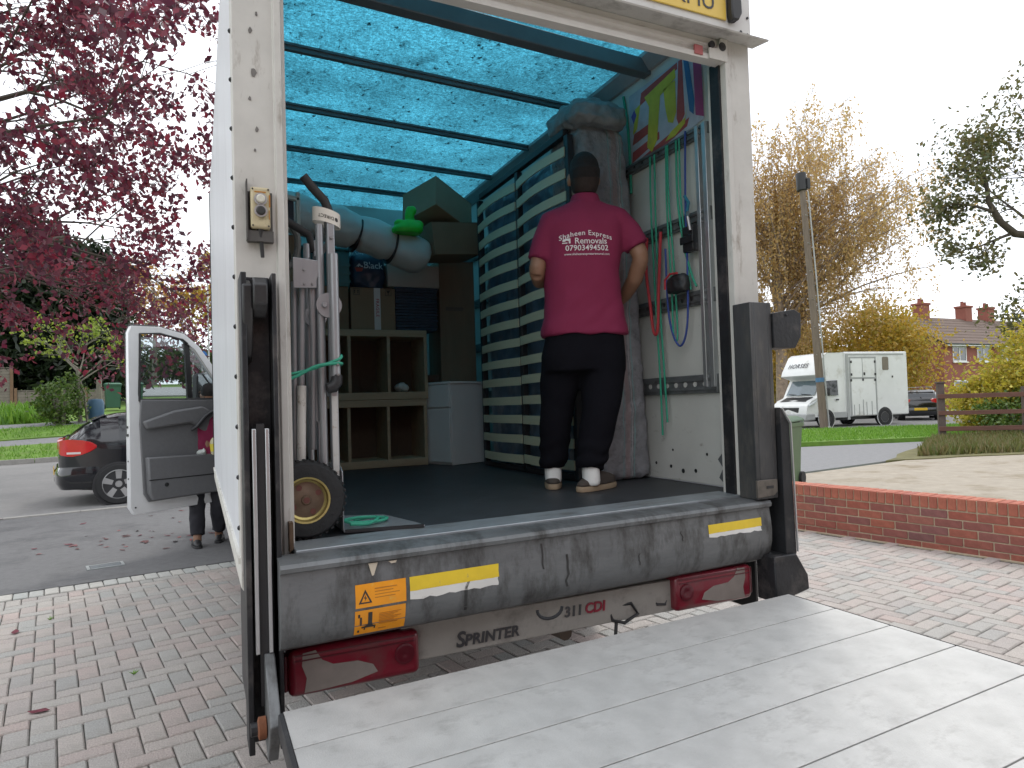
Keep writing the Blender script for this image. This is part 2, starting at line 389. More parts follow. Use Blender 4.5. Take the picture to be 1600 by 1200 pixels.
for i, (u_, v_, hv) in enumerate(bl):
    x, y = uv(u_, v_); z = rnd.uniform(-.003, .002); rt = (rnd.uniform(-.012, .012), rnd.uniform(-.012, .012), PA+rnd.uniform(-.012, .012))
    if i in near:
        o = bpy.data.objects.new('block', bme[hv]); COL.objects.link(o); o.parent = paving; o.location = (x, y, z); o.rotation_euler = rt
    else:
        mtx = T(x, y, z) @ Euler(rt).to_matrix().to_4x4()
        rest.add([mtx @ Vector(p) for p in tmpl[hv].v], tmpl[hv].f, 1 if hv == 2 else 0)
stuff(build('block_field', rest, [M_block, bedge.materials[0]], paving, fix=False))

# small weeds in the joints
for k, (u_, v_) in enumerate(((-2.02, 2.75), (-1.62, 3.6), (-2.35, 3.9), (-1.25, 2.1))):
    x, y = uv(u_, v_); p = MB()
    for _ in range(16):
        an = rnd.random()*6.28; h = rnd.uniform(.015, .04)
        p.add([(x-.004, y, 0), (x+.004, y, 0), (x+math.cos(an)*h, y+math.sin(an)*h, h*.7)], [(0, 1, 2)])
    tag(build('joint_weed', p, M_blade, fix=False), 'tiny green weed sprouting between two paving blocks', 'weed', 'weeds in the paving joints')

# fallen leaves on the pavement
lf = MB(); lf.add([(-.045, 0, 0), (-.015, .022, .006), (.025, .02, .004), (.055, 0, .012), (.025, -.02, .004), (-.015, -.022, .006), (0, 0, 0)], [(0, 6, 1), (1, 6, 2), (2, 6, 3), (3, 6, 4), (4, 6, 5), (5, 6, 0)])
lme = [lf.mesh('fallen_leaf') for _ in range(3)]
for q, c in zip(lme, ((.13, .02, .035), (.22, .06, .06), (.10, .03, .03))): q.materials.append(mat('fallen_leaf_%d' % len(MATS), c, .7, var=.3, vscale=40))
spots = [(rnd.gauss(-1.95, .42), rnd.gauss(6.2, .38)) for _ in range(30)] + [(rnd.uniform(-4.2, -1.2), rnd.uniform(4.9, 9.2)) for _ in range(34)]
for x, y in spots:
    o = bpy.data.objects.new('fallen_leaf', rnd.choice(lme)); COL.objects.link(o); s = rnd.uniform(.45, 1.1)
    o.location = (x, y, .009); o.scale = (s, s, s); o.rotation_euler = (rnd.uniform(-.12, .12), rnd.uniform(-.12, .12), rnd.random()*6.28)
    tag(o, 'curled dark red leaf fallen on the grey tarmac', 'leaf', 'red leaves fallen on the tarmac')
for x, y in ((-2.35, 3.05), (-2.72, 3.75), (-1.95, 1.55)):
    o = bpy.data.objects.new('fallen_leaf', lme[0]); COL.objects.link(o); o.location = (x, y, .006); o.rotation_euler = (0, .06, rnd.random()*6)
    tag(o, 'dark red leaf fallen on the block paving', 'leaf', 'red leaves fallen on the paving')
# drain cover in the pavement
dc = thing('drain_cover', 'small rectangular metal drain cover set in the tarmac', 'drain cover', (-2.05, 4.97, .004), PA+.03)
M_iron = mat('cover_iron', (.16, .18, .19), .6, .5, var=.3, vscale=30, bump=.4)
build('lid', MB().box(-.12, .12, -.07, .07, -.01, .006), M_iron, dc, bevel=.002)
build('rim', MB().frame([(-.15, -.1), (.15, -.1), (.15, .1), (-.15, .1)], [(-.125, -.075), (.125, -.075), (.125, .075), (-.125, .075)], -.01, .008, 'XY'), mat('rim_iron', (.30, .32, .32), .6, .4, var=.2), dc)

# ------------------------------------------------------------------ low brick garden wall
M_brick = mat('red_brick', (.3, .1, .06), .9, var=.22, vscale=22, bump=.7, bscale=110,
              island=[(.34, .105, .072), (.26, .098, .083), (.37, .12, .078), (.215, .10, .095), (.32, .10, .072), (.25, .108, .10), (.38, .14, .09)])
M_brickc = mat('coping_brick', (.4, .12, .07), .9, var=.2, vscale=22, bump=.7, bscale=110, island=[(.42, .14, .09), (.37, .12, .082), (.45, .165, .105), (.33, .115, .092)])
M_mort = mat('mortar', (.50, .42, .30), .95, var=.2, vscale=30, bump=.6, bscale=90)
wl = thing('brick_wall', 'low red brick garden wall with brick-on-edge coping beside the drive', 'wall', (*uv(4.8, -1.2), 0), PA)
WL = 6.0
build('mortar', MB().box(.008, .207, .004, WL, -.08, .452).box(-.03, .245, 0, WL+.03, -.1, .0), M_mort, wl)
def bk(lx, ly, lz): 
    b = MB(); b.box(0, lx, 0, ly, 0, lz); me = b.mesh('brick'); fixn(me)
    bm = bmesh.new(); bm.from_mesh(me); bmesh.ops.bevel(bm, geom=bm.edges[:], offset=.004, segments=1, affect='EDGES'); bm.to_mesh(me); bm.free(); return me
bst, bhf, bon = bk(.215, .215, .065), bk(.215, .1025, .065), bk(.222, .065, .104)
for q in (bst, bhf): q.materials.append(M_brick)
bon.materials.append(M_brickc)
for c in range(5):
    z = -.02+c*.075; y = .0
    if c % 2: y = .1125
    while y < WL-.1:
        me = bst; o = bpy.data.objects.new('brick', me); COL.objects.link(o); o.parent = wl
        o.location = (rnd.uniform(-.003, .003), y, z); o.rotation_euler = (0, 0, rnd.uniform(-.006, .006)); y += .225
    if c % 2:
        o = bpy.data.objects.new('brick', bhf); COL.objects.link(o); o.parent = wl; o.location = (0, 0, z)
y = 0
while y < WL:
    o = bpy.data.objects.new('brick', bon); COL.objects.link(o); o.parent = wl
    o.location = (-.004+rnd.uniform(-.003, .003), y, .357+rnd.uniform(-.002, .002)); o.rotation_euler = (rnd.uniform(-.01, .01), 0, rnd.uniform(-.01, .01)); y += .075

# ================================================================== REMOVAL VAN (rear frame in the plane y = 0)
M_white = mat('white_panel', (.70, .72, .75), .34, var=.05, vscale=2, dirt=((.50, .51, .53), .5, .8, 1.2, (1, 1, .5)), spec=.4)
M_post = mat('rear_frame_paint', (.56, .545, .51), .5, var=.09, vscale=7, bump=.08, bscale=30, dirt=((.24, .20, .16), .57, .74, 9, (1.6, 1.6, .45)))
M_lining = mat('wall_lining', (.52, .52, .49), .6, var=.08, vscale=4, dirt=((.22, .2, .17), .62, .78, 7, (1, 1.5, 3)))
M_black = mat('black_steel', (.022, .023, .026), .5, .3, var=.35, vscale=8, bump=.15, bscale=60, dirt=((.11, .10, .095), .52, .78, 6))
M_galv = mat('galvanised_steel', (.165, .172, .176), .55, .5, var=.26, vscale=4, bump=.12, bscale=30, stretch=(1, 1, 3), dirt=((.055, .053, .05), .48, .70, 5, (2.2, 1, .8)))
M_sill = mat('sill_steel', (.34, .37, .39), .45, .6, var=.18, vscale=12, bump=.1, dirt=((.14, .13, .11), .55, .75, 9, (.6, 2, 1)))
M_alu = mat('aluminium', (.52, .53, .54), .35, .75, var=.10, vscale=14, bump=.05)
M_plank = mat('platform_aluminium', (.49, .485, .47), .55, .2, var=.16, vscale=8, bump=.2, bscale=260, dirt=((.30, .292, .28), .54, .80, 9, (.8, 1.2, 1)))
M_floor = mat('floor_rubber', (.030, .033, .037), .5, var=.3, vscale=9, bump=.12, bscale=90, dirt=((.10, .10, .10), .60, .82, 6))
M_rib = mat('roof_bow_steel', (.12, .14, .15), .55, .3, var=.15)
M_rubber = mat('tyre_rubber', (.018, .018, .019), .8, var=.25, vscale=20, bump=.3, bscale=70)
M_plast = mat('black_plastic', (.02, .02, .022), .5, var=.2)
M_gtrim = mat('door_trim_grey', (.15, .153, .16), .6, var=.08, vscale=30, bump=.15, bscale=200)
M_glass = glassmat('window_glass')
M_bolt = mat('bolt_steel', (.35, .35, .35), .4, .8)
M_rust = mat('rust', (.20, .075, .035), .9, var=.4, vscale=20, bump=.5)
# translucent roof sheet: glass-fibre strands and dead leaves lying on it
def roof_mat():
    m = bpy.data.materials.new('translucent_roof'); m.use_nodes = True; t = m.node_tree; n = t.nodes; l = t.links
    out = n['Material Output']; n.remove(n['Principled BSDF'])
    c = n.new('ShaderNodeTexCoord')
    def noise_(scale, detail, stretch=(1, 1, 1), rot=0, rough=.6):
        q = n.new('ShaderNodeMapping'); q.inputs['Scale'].default_value = stretch; q.inputs['Rotation'].default_value = (0, 0, rot); l.new(c.outputs['Object'], q.inputs['Vector'])
        a = n.new('ShaderNodeTexNoise'); a.inputs['Scale'].default_value = scale; a.inputs['Detail'].default_value = detail; a.inputs['Roughness'].default_value = rough
        l.new(q.outputs['Vector'], a.inputs['Vector']); return a.outputs['Fac']
    def rng(src, a, b, lo, hi):
        q = n.new('ShaderNodeMapRange'); l.new(src, q.inputs[0])
        for i, v in enumerate((a, b, lo, hi)): q.inputs[i+1].default_value = v
        return q.outputs[0]
    def mul(a, b):
        q = n.new('ShaderNodeMath'); q.operation = 'MULTIPLY'; l.new(a, q.inputs[0]); l.new(b, q.inputs[1]); return q.outputs[0]
    f = mul(rng(noise_(48, 4, (1, 3.4, 1), .5), .3, .7, .6, 1.32), rng(noise_(55, 4, (3, 1, 1), -.35), .3, .7, .66, 1.28))
    f = mul(f, rng(noise_(1.6, 5, (1, 1, 1)), .35, .62, .78, 1.08))
    f = mul(f, rng(noise_(9, 6, (1.4, .8, 1), .8, .75), .58, .70, 1, .42))     # streaks of dirt
    f = mul(f, rng(noise_(30, 2, (1, .6, 1), .3), .66, .71, 1, .22))
    f = mul(f, rng(noise_(62, 2, (.6, 1.5, 1), .9), .64, .70, 1, .35))           # specks and leaves
    f = mul(f, rng(noise_(2.4, 3, (1, 1, 1), 1.2), .60, .78, 1, .45))
    base = n.new('ShaderNodeMixRGB'); base.blend_type = 'MULTIPLY'; base.inputs['Fac'].default_value = 1; base.inputs['Color1'].default_value = (.23, .54, .64, 1)
    l.new(f, base.inputs['Color2'])
    tr = n.new('ShaderNodeBsdfTranslucent'); l.new(base.outputs[0], tr.inputs['Color'])
    di = n.new('ShaderNodeBsdfDiffuse'); l.new(base.outputs[0], di.inputs['Color'])
    ms = n.new('ShaderNodeMixShader'); ms.inputs[0].default_value = .12; l.new(tr.outputs[0], ms.inputs[1]); l.new(di.outputs[0], ms.inputs[2]); l.new(ms.outputs[0], out.inputs['Surface'])
    return m
def skew(mb, k, dy):
    """the lift gear hangs a little out of square with the frame"""
    mb.v = [(x, y+k*x+dy, z) for x, y, z in mb.v]; return mb
van = thing('removal_van', 'white removal van with open back, translucent blue roof and lowered tail lift', 'van')
BX, BI, BL = 1.125, 1.085, 4.05       # outer half width, inner half width, body length
ROOF = 3.32
side = build('side_panel', MB().box(-BX, -BI-.012, .1, BL, .90, ROOF), M_white, van, bevel=.004); side['label'] = 'glossy white outer side panel on the driver side'
build('edge_beading', MB().box(-BX-.006, -BX+.012, BL-.022, BL+.006, .90, ROOF), M_black, side)
build('side_panel', MB().box(BI+.012, BX, .1, BL, .90, ROOF), M_white, van, bevel=.004)
build('wall_lining', MB().box(-BI-.010, -BI, .1, BL, .96, ROOF-.01), M_lining, van)
rl = build('wall_lining', MB().box(BI, BI+.010, .1, BL, .96, ROOF-.01), M_lining, van)
# grubby holes along the foot of the right wall
for y, z, r in ((.42, 1.02, .011), (.52, 1.012, .013), (.62, 1.03, .010), (.33, 1.11, .008), (.75, 1.04, .009), (.60, 1.12, .007)): build('screw_hole', MB().lathe([(r, -.001), (r, .0)], (BI-.001, y, z), 'X', 8), M_black, rl)
build('bulkhead', MB().box(-BI, BI, BL-.03, BL, .95, ROOF), M_lining, van)
build('load_floor', MB().box(-BI-.03, BI+.03, .055, BL, .80, .952), M_floor, van)
roof = build('roof_sheet', MB().box(-BX+.02, BX-.02, .02, BL, ROOF, ROOF+.004), roof_mat(), van)
for i, y in enumerate((1.32, 2.03, 2.73, 3.45)):
    build('roof_bow', skew(MB().prism([(-.025, 0), (.025, 0), (.025, -.012), (.014, -.012), (.014, -.034), (-.014, -.034), (-.014, -.012), (-.025, -.012)], -BI, BI, 'YZ').xf(T(0, y, ROOF-.002)), .06, 0), M_rib, roof)
for s in (-1, 1):
    build('cant_rail', MB().prism([(0, 0), (s*-.07, 0), (s*-.07, -.02), (s*-.02, -.08), (0, -.08)], .06, BL-.03, 'XZ').xf(T(s*BI, 0, ROOF-.003)), mat('cant_rail_paint', (.30, .32, .33), .5, .2, var=.15), van)
# wheel-side skirt strip below the panel
for s in (-1, 1):
    sk = build('skirt_rail', MB().prism([(s*(BX+.004), .90), (s*(BX-.05), .90), (s*(BX-.05), .80), (s*(BX-.015), .80), (s*(BX+.004), .83)], .02, BL, 'XZ'), mat('skirt_paint', (.63, .62, .57), .45, var=.1, dirt=((.25, .23, .2), .55, .75, 8)), van, bevel=.004)
    build('bead', MB().box(s*BX, s*(BX+.010), .02, BL, .905, .925), MATS['skirt_paint'], sk)
# rear posts
for s in (-1, 1):
    p = MB().prism([(s*1.128, -.012), (s*1.00, -.012), (s*.998, -.022), (s*.975, -.022), (s*.972, -.006), (s*.972, .10), (s*1.128, .10)], .88, 3.06, 'XY')
    o = build('rear_post', p, M_post, van, bevel=.003)
    build('gasket', MB().box(s*.9715, s*.960, .01, .07, .95, 2.95), M_black if s > 0 else M_post, o)
    for k in range(13): build('rivet', MB().lathe([(.0, s*.008), (.006, s*.006), (.009, 0)], (s*1.129, .035, 1.02+k*.165), 'X', 8), M_black, o)
# paint chips on the left post
for x, z, r in ((-1.06, 2.52, .012), (-1.075, 2.43, .006), (-1.05, 2.72, .006), (-1.07, 2.66, .008), (-1.055, 2.33, .007), (-1.062, 2.26, .005)): build('paint_chip', MB().prism([(x+r*math.cos(a)*rnd.uniform(.5, 1), z+r*1.5*math.sin(a)*rnd.uniform(.6, 1)) for a in np.arange(0, 6.2, .8)], -.0145, -.012), mat('chipped_metal', (.16, .15, .14), .7, var=.3), van)
# header: fascia, drip ledge and roller-shutter bottom bar
hd = build('header', MB().box(-BX, BX, -.035, .06, 3.062, 3.40), mat('header_paint', (.62, .61, .59), .45, var=.06, dirt=((.4, .38, .35), .6, .8, 5)), van, bevel=.004)
build('drip_ledge', MB().prism([(-.0, 3.062), (-.0, 3.045), (-.10, 3.030), (-.104, 3.036), (-.04, 3.062)], -1.135, 1.165, 'YZ'), mat('ledge_paint', (.50, .49, .47), .5, var=.1, dirt=((.2, .19, .18), .5, .75, 8)), hd)
M_shut = mat('shutter_paint', (.62, .60, .57), .5, var=.08, dirt=((.25, .22, .2), .6, .8, 8, (.5, 1, 2)))
sh = build('roller_shutter', MB().prism([(.0, 3.044), (.0, 3.02), (-.012, 3.01), (-.012, 2.995), (.0, 2.985), (.0, 2.965), (-.016, 2.96), (-.016, 2.935), (.03, 2.932), (.03, 3.044)], -.985, .985, 'YZ'), M_shut, van)
for i in range(3):
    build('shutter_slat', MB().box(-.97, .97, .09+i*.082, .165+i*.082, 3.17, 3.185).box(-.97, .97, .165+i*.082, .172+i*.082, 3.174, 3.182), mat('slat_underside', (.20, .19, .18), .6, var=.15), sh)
build('torsion_bar', skew(MB().box(-BI, BI, .60, .67, 3.215, 3.30), .06, 0), M_rib, van, bevel=.006)
build('shutter_latch', MB().box(.80, .845, -.022, -.012, 2.945, 2.985), mat('faded_red', (.42, .12, .12), .6, var=.2), sh)
build('end_plate', MB().prism([(.88, 2.935), (.985, 2.935), (.985, 3.04), (.95, 3.04), (.93, 2.99), (.88, 2.985)], -.026, -.017), M_post, sh, bevel=.002)
build('roller', MB().lathe([(.016, -.03), (.016, -.018)], (.895, 0, 3.0), 'Y', 12), M_black, sh); build('roller', MB().lathe([(.02, -.03), (.02, -.02)], (.955, 0, 3.0), 'Y', 12), M_black, sh)
# number plate high on the header
pl = build('number_plate', MB().box(.45, .972, -.044, -.036, 3.118, 3.235), mat('plate_yellow', (.72, .50, .09), .4, var=.06, dirt=((.35, .28, .15), .58, .78, 20)), van, bevel=.003)
build('plate_lettering', text_mb('KMU', .112, .0008, 0, align='RIGHT', space=1.0).xf(T(.905, -.0455, 3.182)), mat('plate_black', (.04, .04, .045), .5), pl)
build('plate_lamp', MB().prism([(.978, 3.26), (1.035, 3.26), (1.04, 3.15), (1.02, 3.115), (.985, 3.11), (.978, 3.14)], -.075, -.036), M_plast, hd, bevel=.006)
build('upper_rivets', MB().lathe([(.008, -.04), (.006, -.036)], (1.06, 0, 3.085), 'Y', 8).lathe([(.008, -.04), (.006, -.036)], (1.10, 0, 3.078), 'Y', 8).lathe([(.006, -.04), (.006, -.036)], (1.105, 0, 3.16), 'Y', 8), M_black, hd)
# threshold sill
SKB, SKD = .047, .026
sl_ = build('sill_plate', skew(MB().prism([(.060, .956), (-.089, .953), (-.089, .935), (.060, .90)], -.972, .972, 'YZ'), SKB, SKD), M_sill, van, bevel=.003)
# tail-lift cross beam with rolled lip
prof = [(-.087, .945), (-.175, .943), (-.200, .936), (-.208, .925), (-.205, .912), (-.192, .906), (-.192, .895), (-.198, .86), (-.203, .81), (-.201, .76), (-.190, .715), (-.168, .680), (-.130, .662), (-.03, .658), (-.03, .92), (-.087, .93)]
beam = build('tail_lift_beam', skew(MB().prism(prof, -1.032, 1.033, 'YZ'), SKB, SKD), M_galv, van, smooth=True, ang=28)
def bface(z):
    for (y0, z0), (y1, z1) in zip(prof[6:], prof[7:]):
        if z1 <= z <= z0: return y0+(y1-y0)*(z0-z)/(z0-z1)
    return -.2
def decal(name, x0, x1, z0, z1, m, parent, off=.0015, jag=0, zt=None):
    """sheet that follows the curved face of the beam"""
    p = MB(); nz_, nx_ = 4, 14; rings = []
    for j in range(nz_+1):
        r = []
        for i in range(nx_+1):
            x = x0+(x1-x0)*i/nx_; z = z0+(z1-z0)*j/nz_
            if jag and j == 0: z += rnd.uniform(-jag, jag)
            if jag and i == nx_: x += rnd.uniform(-jag, jag)
            r.append((x, bface(z)-off, z))
        rings.append(r)
    p.loft(rings, caps=False, closed=False)
    return build(name, skew(p, SKB, SKD), m, parent, smooth=True)
M_or = mat('sticker_orange', (.78, .30, .012), .45, var=.08, vscale=20, dirt=((.62, .42, .10), .58, .72, 14))
M_ye = mat('tape_yellow', (.70, .50, .03), .5, var=.08, vscale=20, dirt=((.30, .25, .15), .62, .72, 30))
M_tw = mat('tape_white', (.66, .65, .62), .55, var=.1, dirt=((.3, .28, .25), .6, .75, 30))
M_ink = mat('sticker_ink', (.035, .032, .03), .6)
M_ink2 = mat('sticker_ink_faded', (.42, .17, .02), .6)
s1 = decal('warning_sticker', -.81, -.645, .772, .845, M_or, beam)
k = MB().frame([(-.80, .785), (-.757, .785), (-.7785, .828)], [(-.7925, .789), (-.7645, .789), (-.7785, .817)], -.2045, -.2030)
k.prism([(-.777, .812), (-.784, .801), (-.779, .801), (-.781, .792), (-.773, .803), (-.778, .803)], -.2045, -.2030)
build('hazard_symbol', skew(k, SKB, SKD), M_ink, s1)
ln = MB()
for i in range(4): ln.box(-.748, -.672+rnd.uniform(-.02, .01), -.2045, -.2030, .826-i*.0095, .8285-i*.0095)
build('printed_lines', skew(ln, SKB, SKD), M_ink2, s1)
s2 = decal('instruction_sticker', -.812, -.647, .682, .764, M_or, beam, off=.0016)
def onb(m):
    m.v = [(x, bface(z)+y+SKB*x+SKD, z) for x, y, z in m.v]; return m
k = MB()
for a in ([(-.802, .69), (-.796, .69), (-.796, .752), (-.802, .752)], [(-.796, .715), (-.790, .715), (-.790, .742), (-.796, .742)], [(-.77, .712), (-.757, .712), (-.757, .755), (-.77, .755)], [(-.79, .704), (-.745, .704), (-.745, .709), (-.79, .709)], [(-.783, .709), (-.752, .709), (-.757, .715), (-.772, .715)], [(-.782, .697), (-.778, .697), (-.778, .704), (-.782, .704)], [(-.75, .697), (-.746, .697), (-.746, .704), (-.75, .704)]):
    k.prism(a, -.0034, -.0022)
build('lift_pictogram', onb(k), M_ink, s2)
ln = MB()
for i in range(8): ln.prism([(-.735, .745-i*.005), (-.662-.012*(i % 3), .745-i*.005), (-.662-.012*(i % 3), .7465-i*.005), (-.735, .7465-i*.005)], -.0034, -.0022)
ln.prism([(-.735, .692), (-.71, .692), (-.71, .695), (-.735, .695)], -.0034, -.0022)
build('printed_lines', onb(ln), M_ink2, s2)
for nm, x0, x1, z0, z1, zm in (('reflective_tape', -.632, -.31, .772, .845, .800), ('reflective_tape', .665, .972, .815, .868, .832)):
    t_ = decal(nm, x0, x1, zm, z1, M_ye, beam, jag=.001)
    decal('tape_edge', x0, x1-.004, z0, zm, M_tw, t_, jag=.004, off=.0012)
for pts in ([(-.765, .906), (-.735, .906), (-.748, .868), (-.754, .866)], [(-.70, .905), (-.672, .905), (-.675, .898), (-.69, .897)]):
    build('paint_flake', skew(MB().prism(pts, -.1975, -.1935), SKB, SKD), mat('flaking_paint', (.55, .48, .38), .8, var=.1), beam)
# streaks of grease on the beam
for x, z0, z1 in ((-.13, .89, .80), (-.03, .84, .72), (.30, .80, .755), (.52, .86, .82), (-.43, .80, .70)):
    w0 = rnd.uniform(.003, .006); zz = np.linspace(z0, z1, 6); r0 = [(x+rnd.uniform(-.006, .006), z) for z in zz]
    gz = MB().loft([[(a-w0, bface(z)-.0012, z), (a+w0, bface(z)-.0012, z)] for a, z in r0], caps=False, closed=False)
    build('grease_streak', skew(gz, SKB, SKD), mat('grease', (.03, .03, .03), .35, var=.2), beam)

# lift columns
M_col = M_black
lc = MB().box(-1.122, -1.105, -.14, -.012, .36, 1.83).box(-1.032, -1.018, -.14, -.012, .36, 1.83).box(-1.105, -1.032, -.055, -.012, .36, 1.83)
lc = build('lift_column', lc, M_col, van, bevel=.003)
build('runner_strip', MB().box(-1.098, -1.086, -.146, -.10, .66, 1.345), M_alu, lc, bevel=.002)
build('runner_strip', MB().box(-1.060, -1.048, -.146, -.10, .66, 1.345), M_alu, lc, bevel=.002)
build('runner_block', MB().box(-1.085, -1.061, -.135, -.09, .50, 1.36), M_plast, lc)
build('hook_guard', MB().prism([(-.155, 1.79), (-.055, 1.82), (-.055, 1.55), (-.10, 1.57), (-.145, 1.68)], -1.118, -1.088, 'YZ').prism([(-.17, 1.79), (-.14, 1.815), (-.055, 1.82), (-.055, 1.70), (-.12, 1.69), (-.165, 1.73)], -1.088, -1.045, 'YZ'), mat('worn_black', (.045, .045, .047), .45, .4, var=.4, vscale=12), lc, bevel=.006)
build('link_arm', MB().prism([(-.30, .50), (-.27, .55), (-.14, .66), (-.11, .64), (-.12, .40), (-.20, .36)], -1.075, -1.045, 'YZ'), M_galv, lc, bevel=.004)
build('hinge_eye', MB().lathe([(.02, -.014), (.032, -.010), (.032, .010), (.02, .014)], (-1.088, -.19, .46), 'X', 16), M_rust, lc, smooth=True)
build('hinge_pin', MB().tube([(-1.12, -.19, .46), (-1.0, -.19, .46)], .02, 10), M_black, lc)
rc = MB().box(.955, .975, -.13, -.024, .945, 1.812).box(1.055, 1.078, -.13, .0, .945, 1.812).box(.975, 1.055, -.13, -.105, .945, 1.812)
rc = build('lift_column', rc, mat('column_steel', (.075, .077, .08), .5, .45, var=.35, vscale=9, stretch=(1, 1, .3), dirt=((.15, .14, .125), .5, .75, 6, (2, 2, .5))), van, bevel=.003)
build('top_bracket', MB().prism([(1.08, 1.765), (1.12, 1.772), (1.21, 1.785), (1.25, 1.768), (1.248, 1.665), (1.21, 1.61), (1.08, 1.61)], -.14, -.03).lathe([(.006, -.145), (.006, -.14)], (1.16, 0, 1.757), 'Y', 8), M_black, rc, bevel=.006)
build('outer_plate', MB().prism([(1.085, 1.345), (1.135, 1.275), (1.148, .70), (1.13, .66), (1.085, .66)], -.155, -.045), M_black, rc, bevel=.003)
build('plate_edge', MB().beam((1.088, -.159, 1.343), (1.138, -.159, 1.273), .007, .006).beam((1.138, -.159, 1.273), (1.150, -.159, .705), .007, .006), M_alu, rc)
build('lower_bracket', MB().prism([(.945, 1.03), (1.06, 1.03), (1.06, .975), (1.04, .96), (.945, .955)], -.145, -.131), mat('worn_bracket', (.13, .115, .10), .6, .4, var=.4, vscale=20), rc, bevel=.002)
build('bracket_slot', MB().box(.995, 1.035, -.147, -.1455, .992, 1.004), M_plast, rc)
build('lift_foot', MB().prism([(1.0, .70), (1.13, .70), (1.195, .60), (1.20, .535), (1.0, .50)], -.17, -.06), M_black, rc, bevel=.006)
build('post_latch', MB().prism([(-.985, 1.035), (-.972, 1.035), (-.972, .95), (-.985, .94)], -.06, -.023), mat('rusty_brown', (.14, .09, .055), .8, .2, var=.4, vscale=25), van)
# control box on the left post
cb = build('control_box', MB().box(-1.082, -1.022, -.058, -.013, 1.99, 2.125), mat('control_cream', (.50, .43, .27), .5, var=.15, vscale=30, dirt=((.2, .16, .1), .55, .75, 25)), van, bevel=.008, seg=3)
build('backing_plate', MB().box(-1.094, -1.090, -.05, -.012, 1.955, 2.15).box(-1.092, -1.012, -.0165, -.0125, 1.952, 2.12).box(-1.092, -1.012, -.045, -.0165, 1.950, 1.985), mat('dark_grey_plate', (.09, .085, .08), .6, .3, var=.3), cb)
for z, c in ((2.083, (.6, .58, .5)), (2.045, (.03, .03, .03))):
    b_ = build('push_button', MB().lathe([(.020, -.060), (.020, -.068), (.015, -.068), (.015, -.060)], (-1.052, 0, z), 'Y', 18, caps=False), M_alu, cb, smooth=True)
    build('button_cap', MB().lathe([(.014, -.058), (.014, -.072), (.010, -.075)], (-1.052, 0, z), 'Y', 16), mat('button_%d' % (z*1000), c, .5), b_, smooth=True)
sc_ = MB()
for x in (-1.076, -1.028):
    for z in (1.998, 2.117): sc_.lathe([(.003, -.0595), (.003, -.058)], (x, 0, z), 'Y', 8)
build('corner_screw', sc_, M_black, cb)
build('printed_marks', MB().box(-1.026, -1.022, -.0590, -.0575, 2.06, 2.10).box(-1.07, -1.035, -.059, -.0575, 2.106, 2.110).box(-1.027, -1.0245, -.059, -.0575, 2.02, 2.05), M_ink2, cb)
build('cable_gland', MB().tube([(-1.052, -.035, 1.995), (-1.052, -.035, 1.965), (-1.05, -.036, 1.955), (-1.047, -.035, 1.90)], [.013, .011, .007, .006], 10), M_plast, cb, smooth=True)
# crossmember with badges, tail lamps
cm = build('crossmember', MB().box(-.62, .56, -.05, .0, .512, .64), mat('crossmember_cream', (.29, .275, .25), .6, var=.15, dirt=((.14, .13, .12), .5, .75, 7)), van, bevel=.004)
M_badge = mat('badge_grey', (.09, .09, .095), .4, .5, var=.2)
b1 = text_mb('S', .075, .002, .022, .15, align='LEFT').xf(T(-.425, -.053, .556))
b1b = text_mb('PRINTER', .054, .002, .025, .15, align='LEFT', space=1.05).xf(T(-.392, -.053, .551)); b1.add(b1b.v, b1b.f)
build('badge_lettering', b1, M_badge, cm)
b2 = text_mb('311', .055, .002, .025, .1, align='LEFT').xf(T(.02, -.053, .585)); build('badge_lettering', b2, mat('badge_dark', (.10, .10, .105), .4, .5, var=.2), cm)
b3 = text_mb('CDI', .055, .002, .025, .1, align='LEFT').xf(T(.112, -.053, .585)); build('badge_lettering', b3, mat('badge_red', (.25, .02, .04), .4), cm)
M_lamp = mat('tail_lamp_red', (.17, .007, .02), .3, var=.25, vscale=6, coat=.35, dirt=((.12, .05, .05), .5, .8, 9))
M_lampdk = mat('tail_lamp_dark', (.09, .006, .014), .3, var=.2, coat=.4)
M_lampdust = mat('lamp_dust', (.22, .19, .17), .8, var=.12, vscale=20)
for s, x0, x1, zz in ((-1, -1.0, -.567, .0), (1, .53, .95, .03)):
    tl = build('tail_lamp', MB().box(x0, x1, -.085, .0, .482+zz, .63+zz), M_lamp, van, bevel=.022, seg=4)
    xi = x1-.055 if s < 0 else x0+.055
    build('reflector', MB().lathe([(.034, -.086), (.034, -.091), (.022, -.093), (.008, -.088)], (xi, 0, .56+zz), 'Y', 20), M_lampdk, tl, smooth=True)
    build('lens_rib', MB().box(x0+.02, x1-.02, -.0885, -.085, .596+zz, .600+zz).box(x0+.02, x1-.02, -.0885, -.085, .612+zz, .616+zz), M_lampdk, tl)
    xo = x0 if s < 0 else x1; d = -s
    build('dust_patch', MB().prism([(xo+d*.045, .62+zz), (xo+d*.085, .624+zz), (xo+d*.105, .59+zz), (xo+d*.14, .57+zz), (xo+d*.22, .566+zz), (xo+d*.27, .545+zz), (xo+d*.285, .518+zz), (xo+d*.20, .50+zz), (xo+d*.10, .495+zz), (xo+d*.048, .495+zz), (xo+d*.056, .54+zz), (xo+d*.042, .58+zz)], -.0864, -.0848), M_lampdust, tl)
    build('side_housing', MB().box(min(xo, xo-d*.012), max(xo, xo-d*.012), -.07, .0, .50+zz, .615+zz), M_lampdk, tl, bevel=.004)
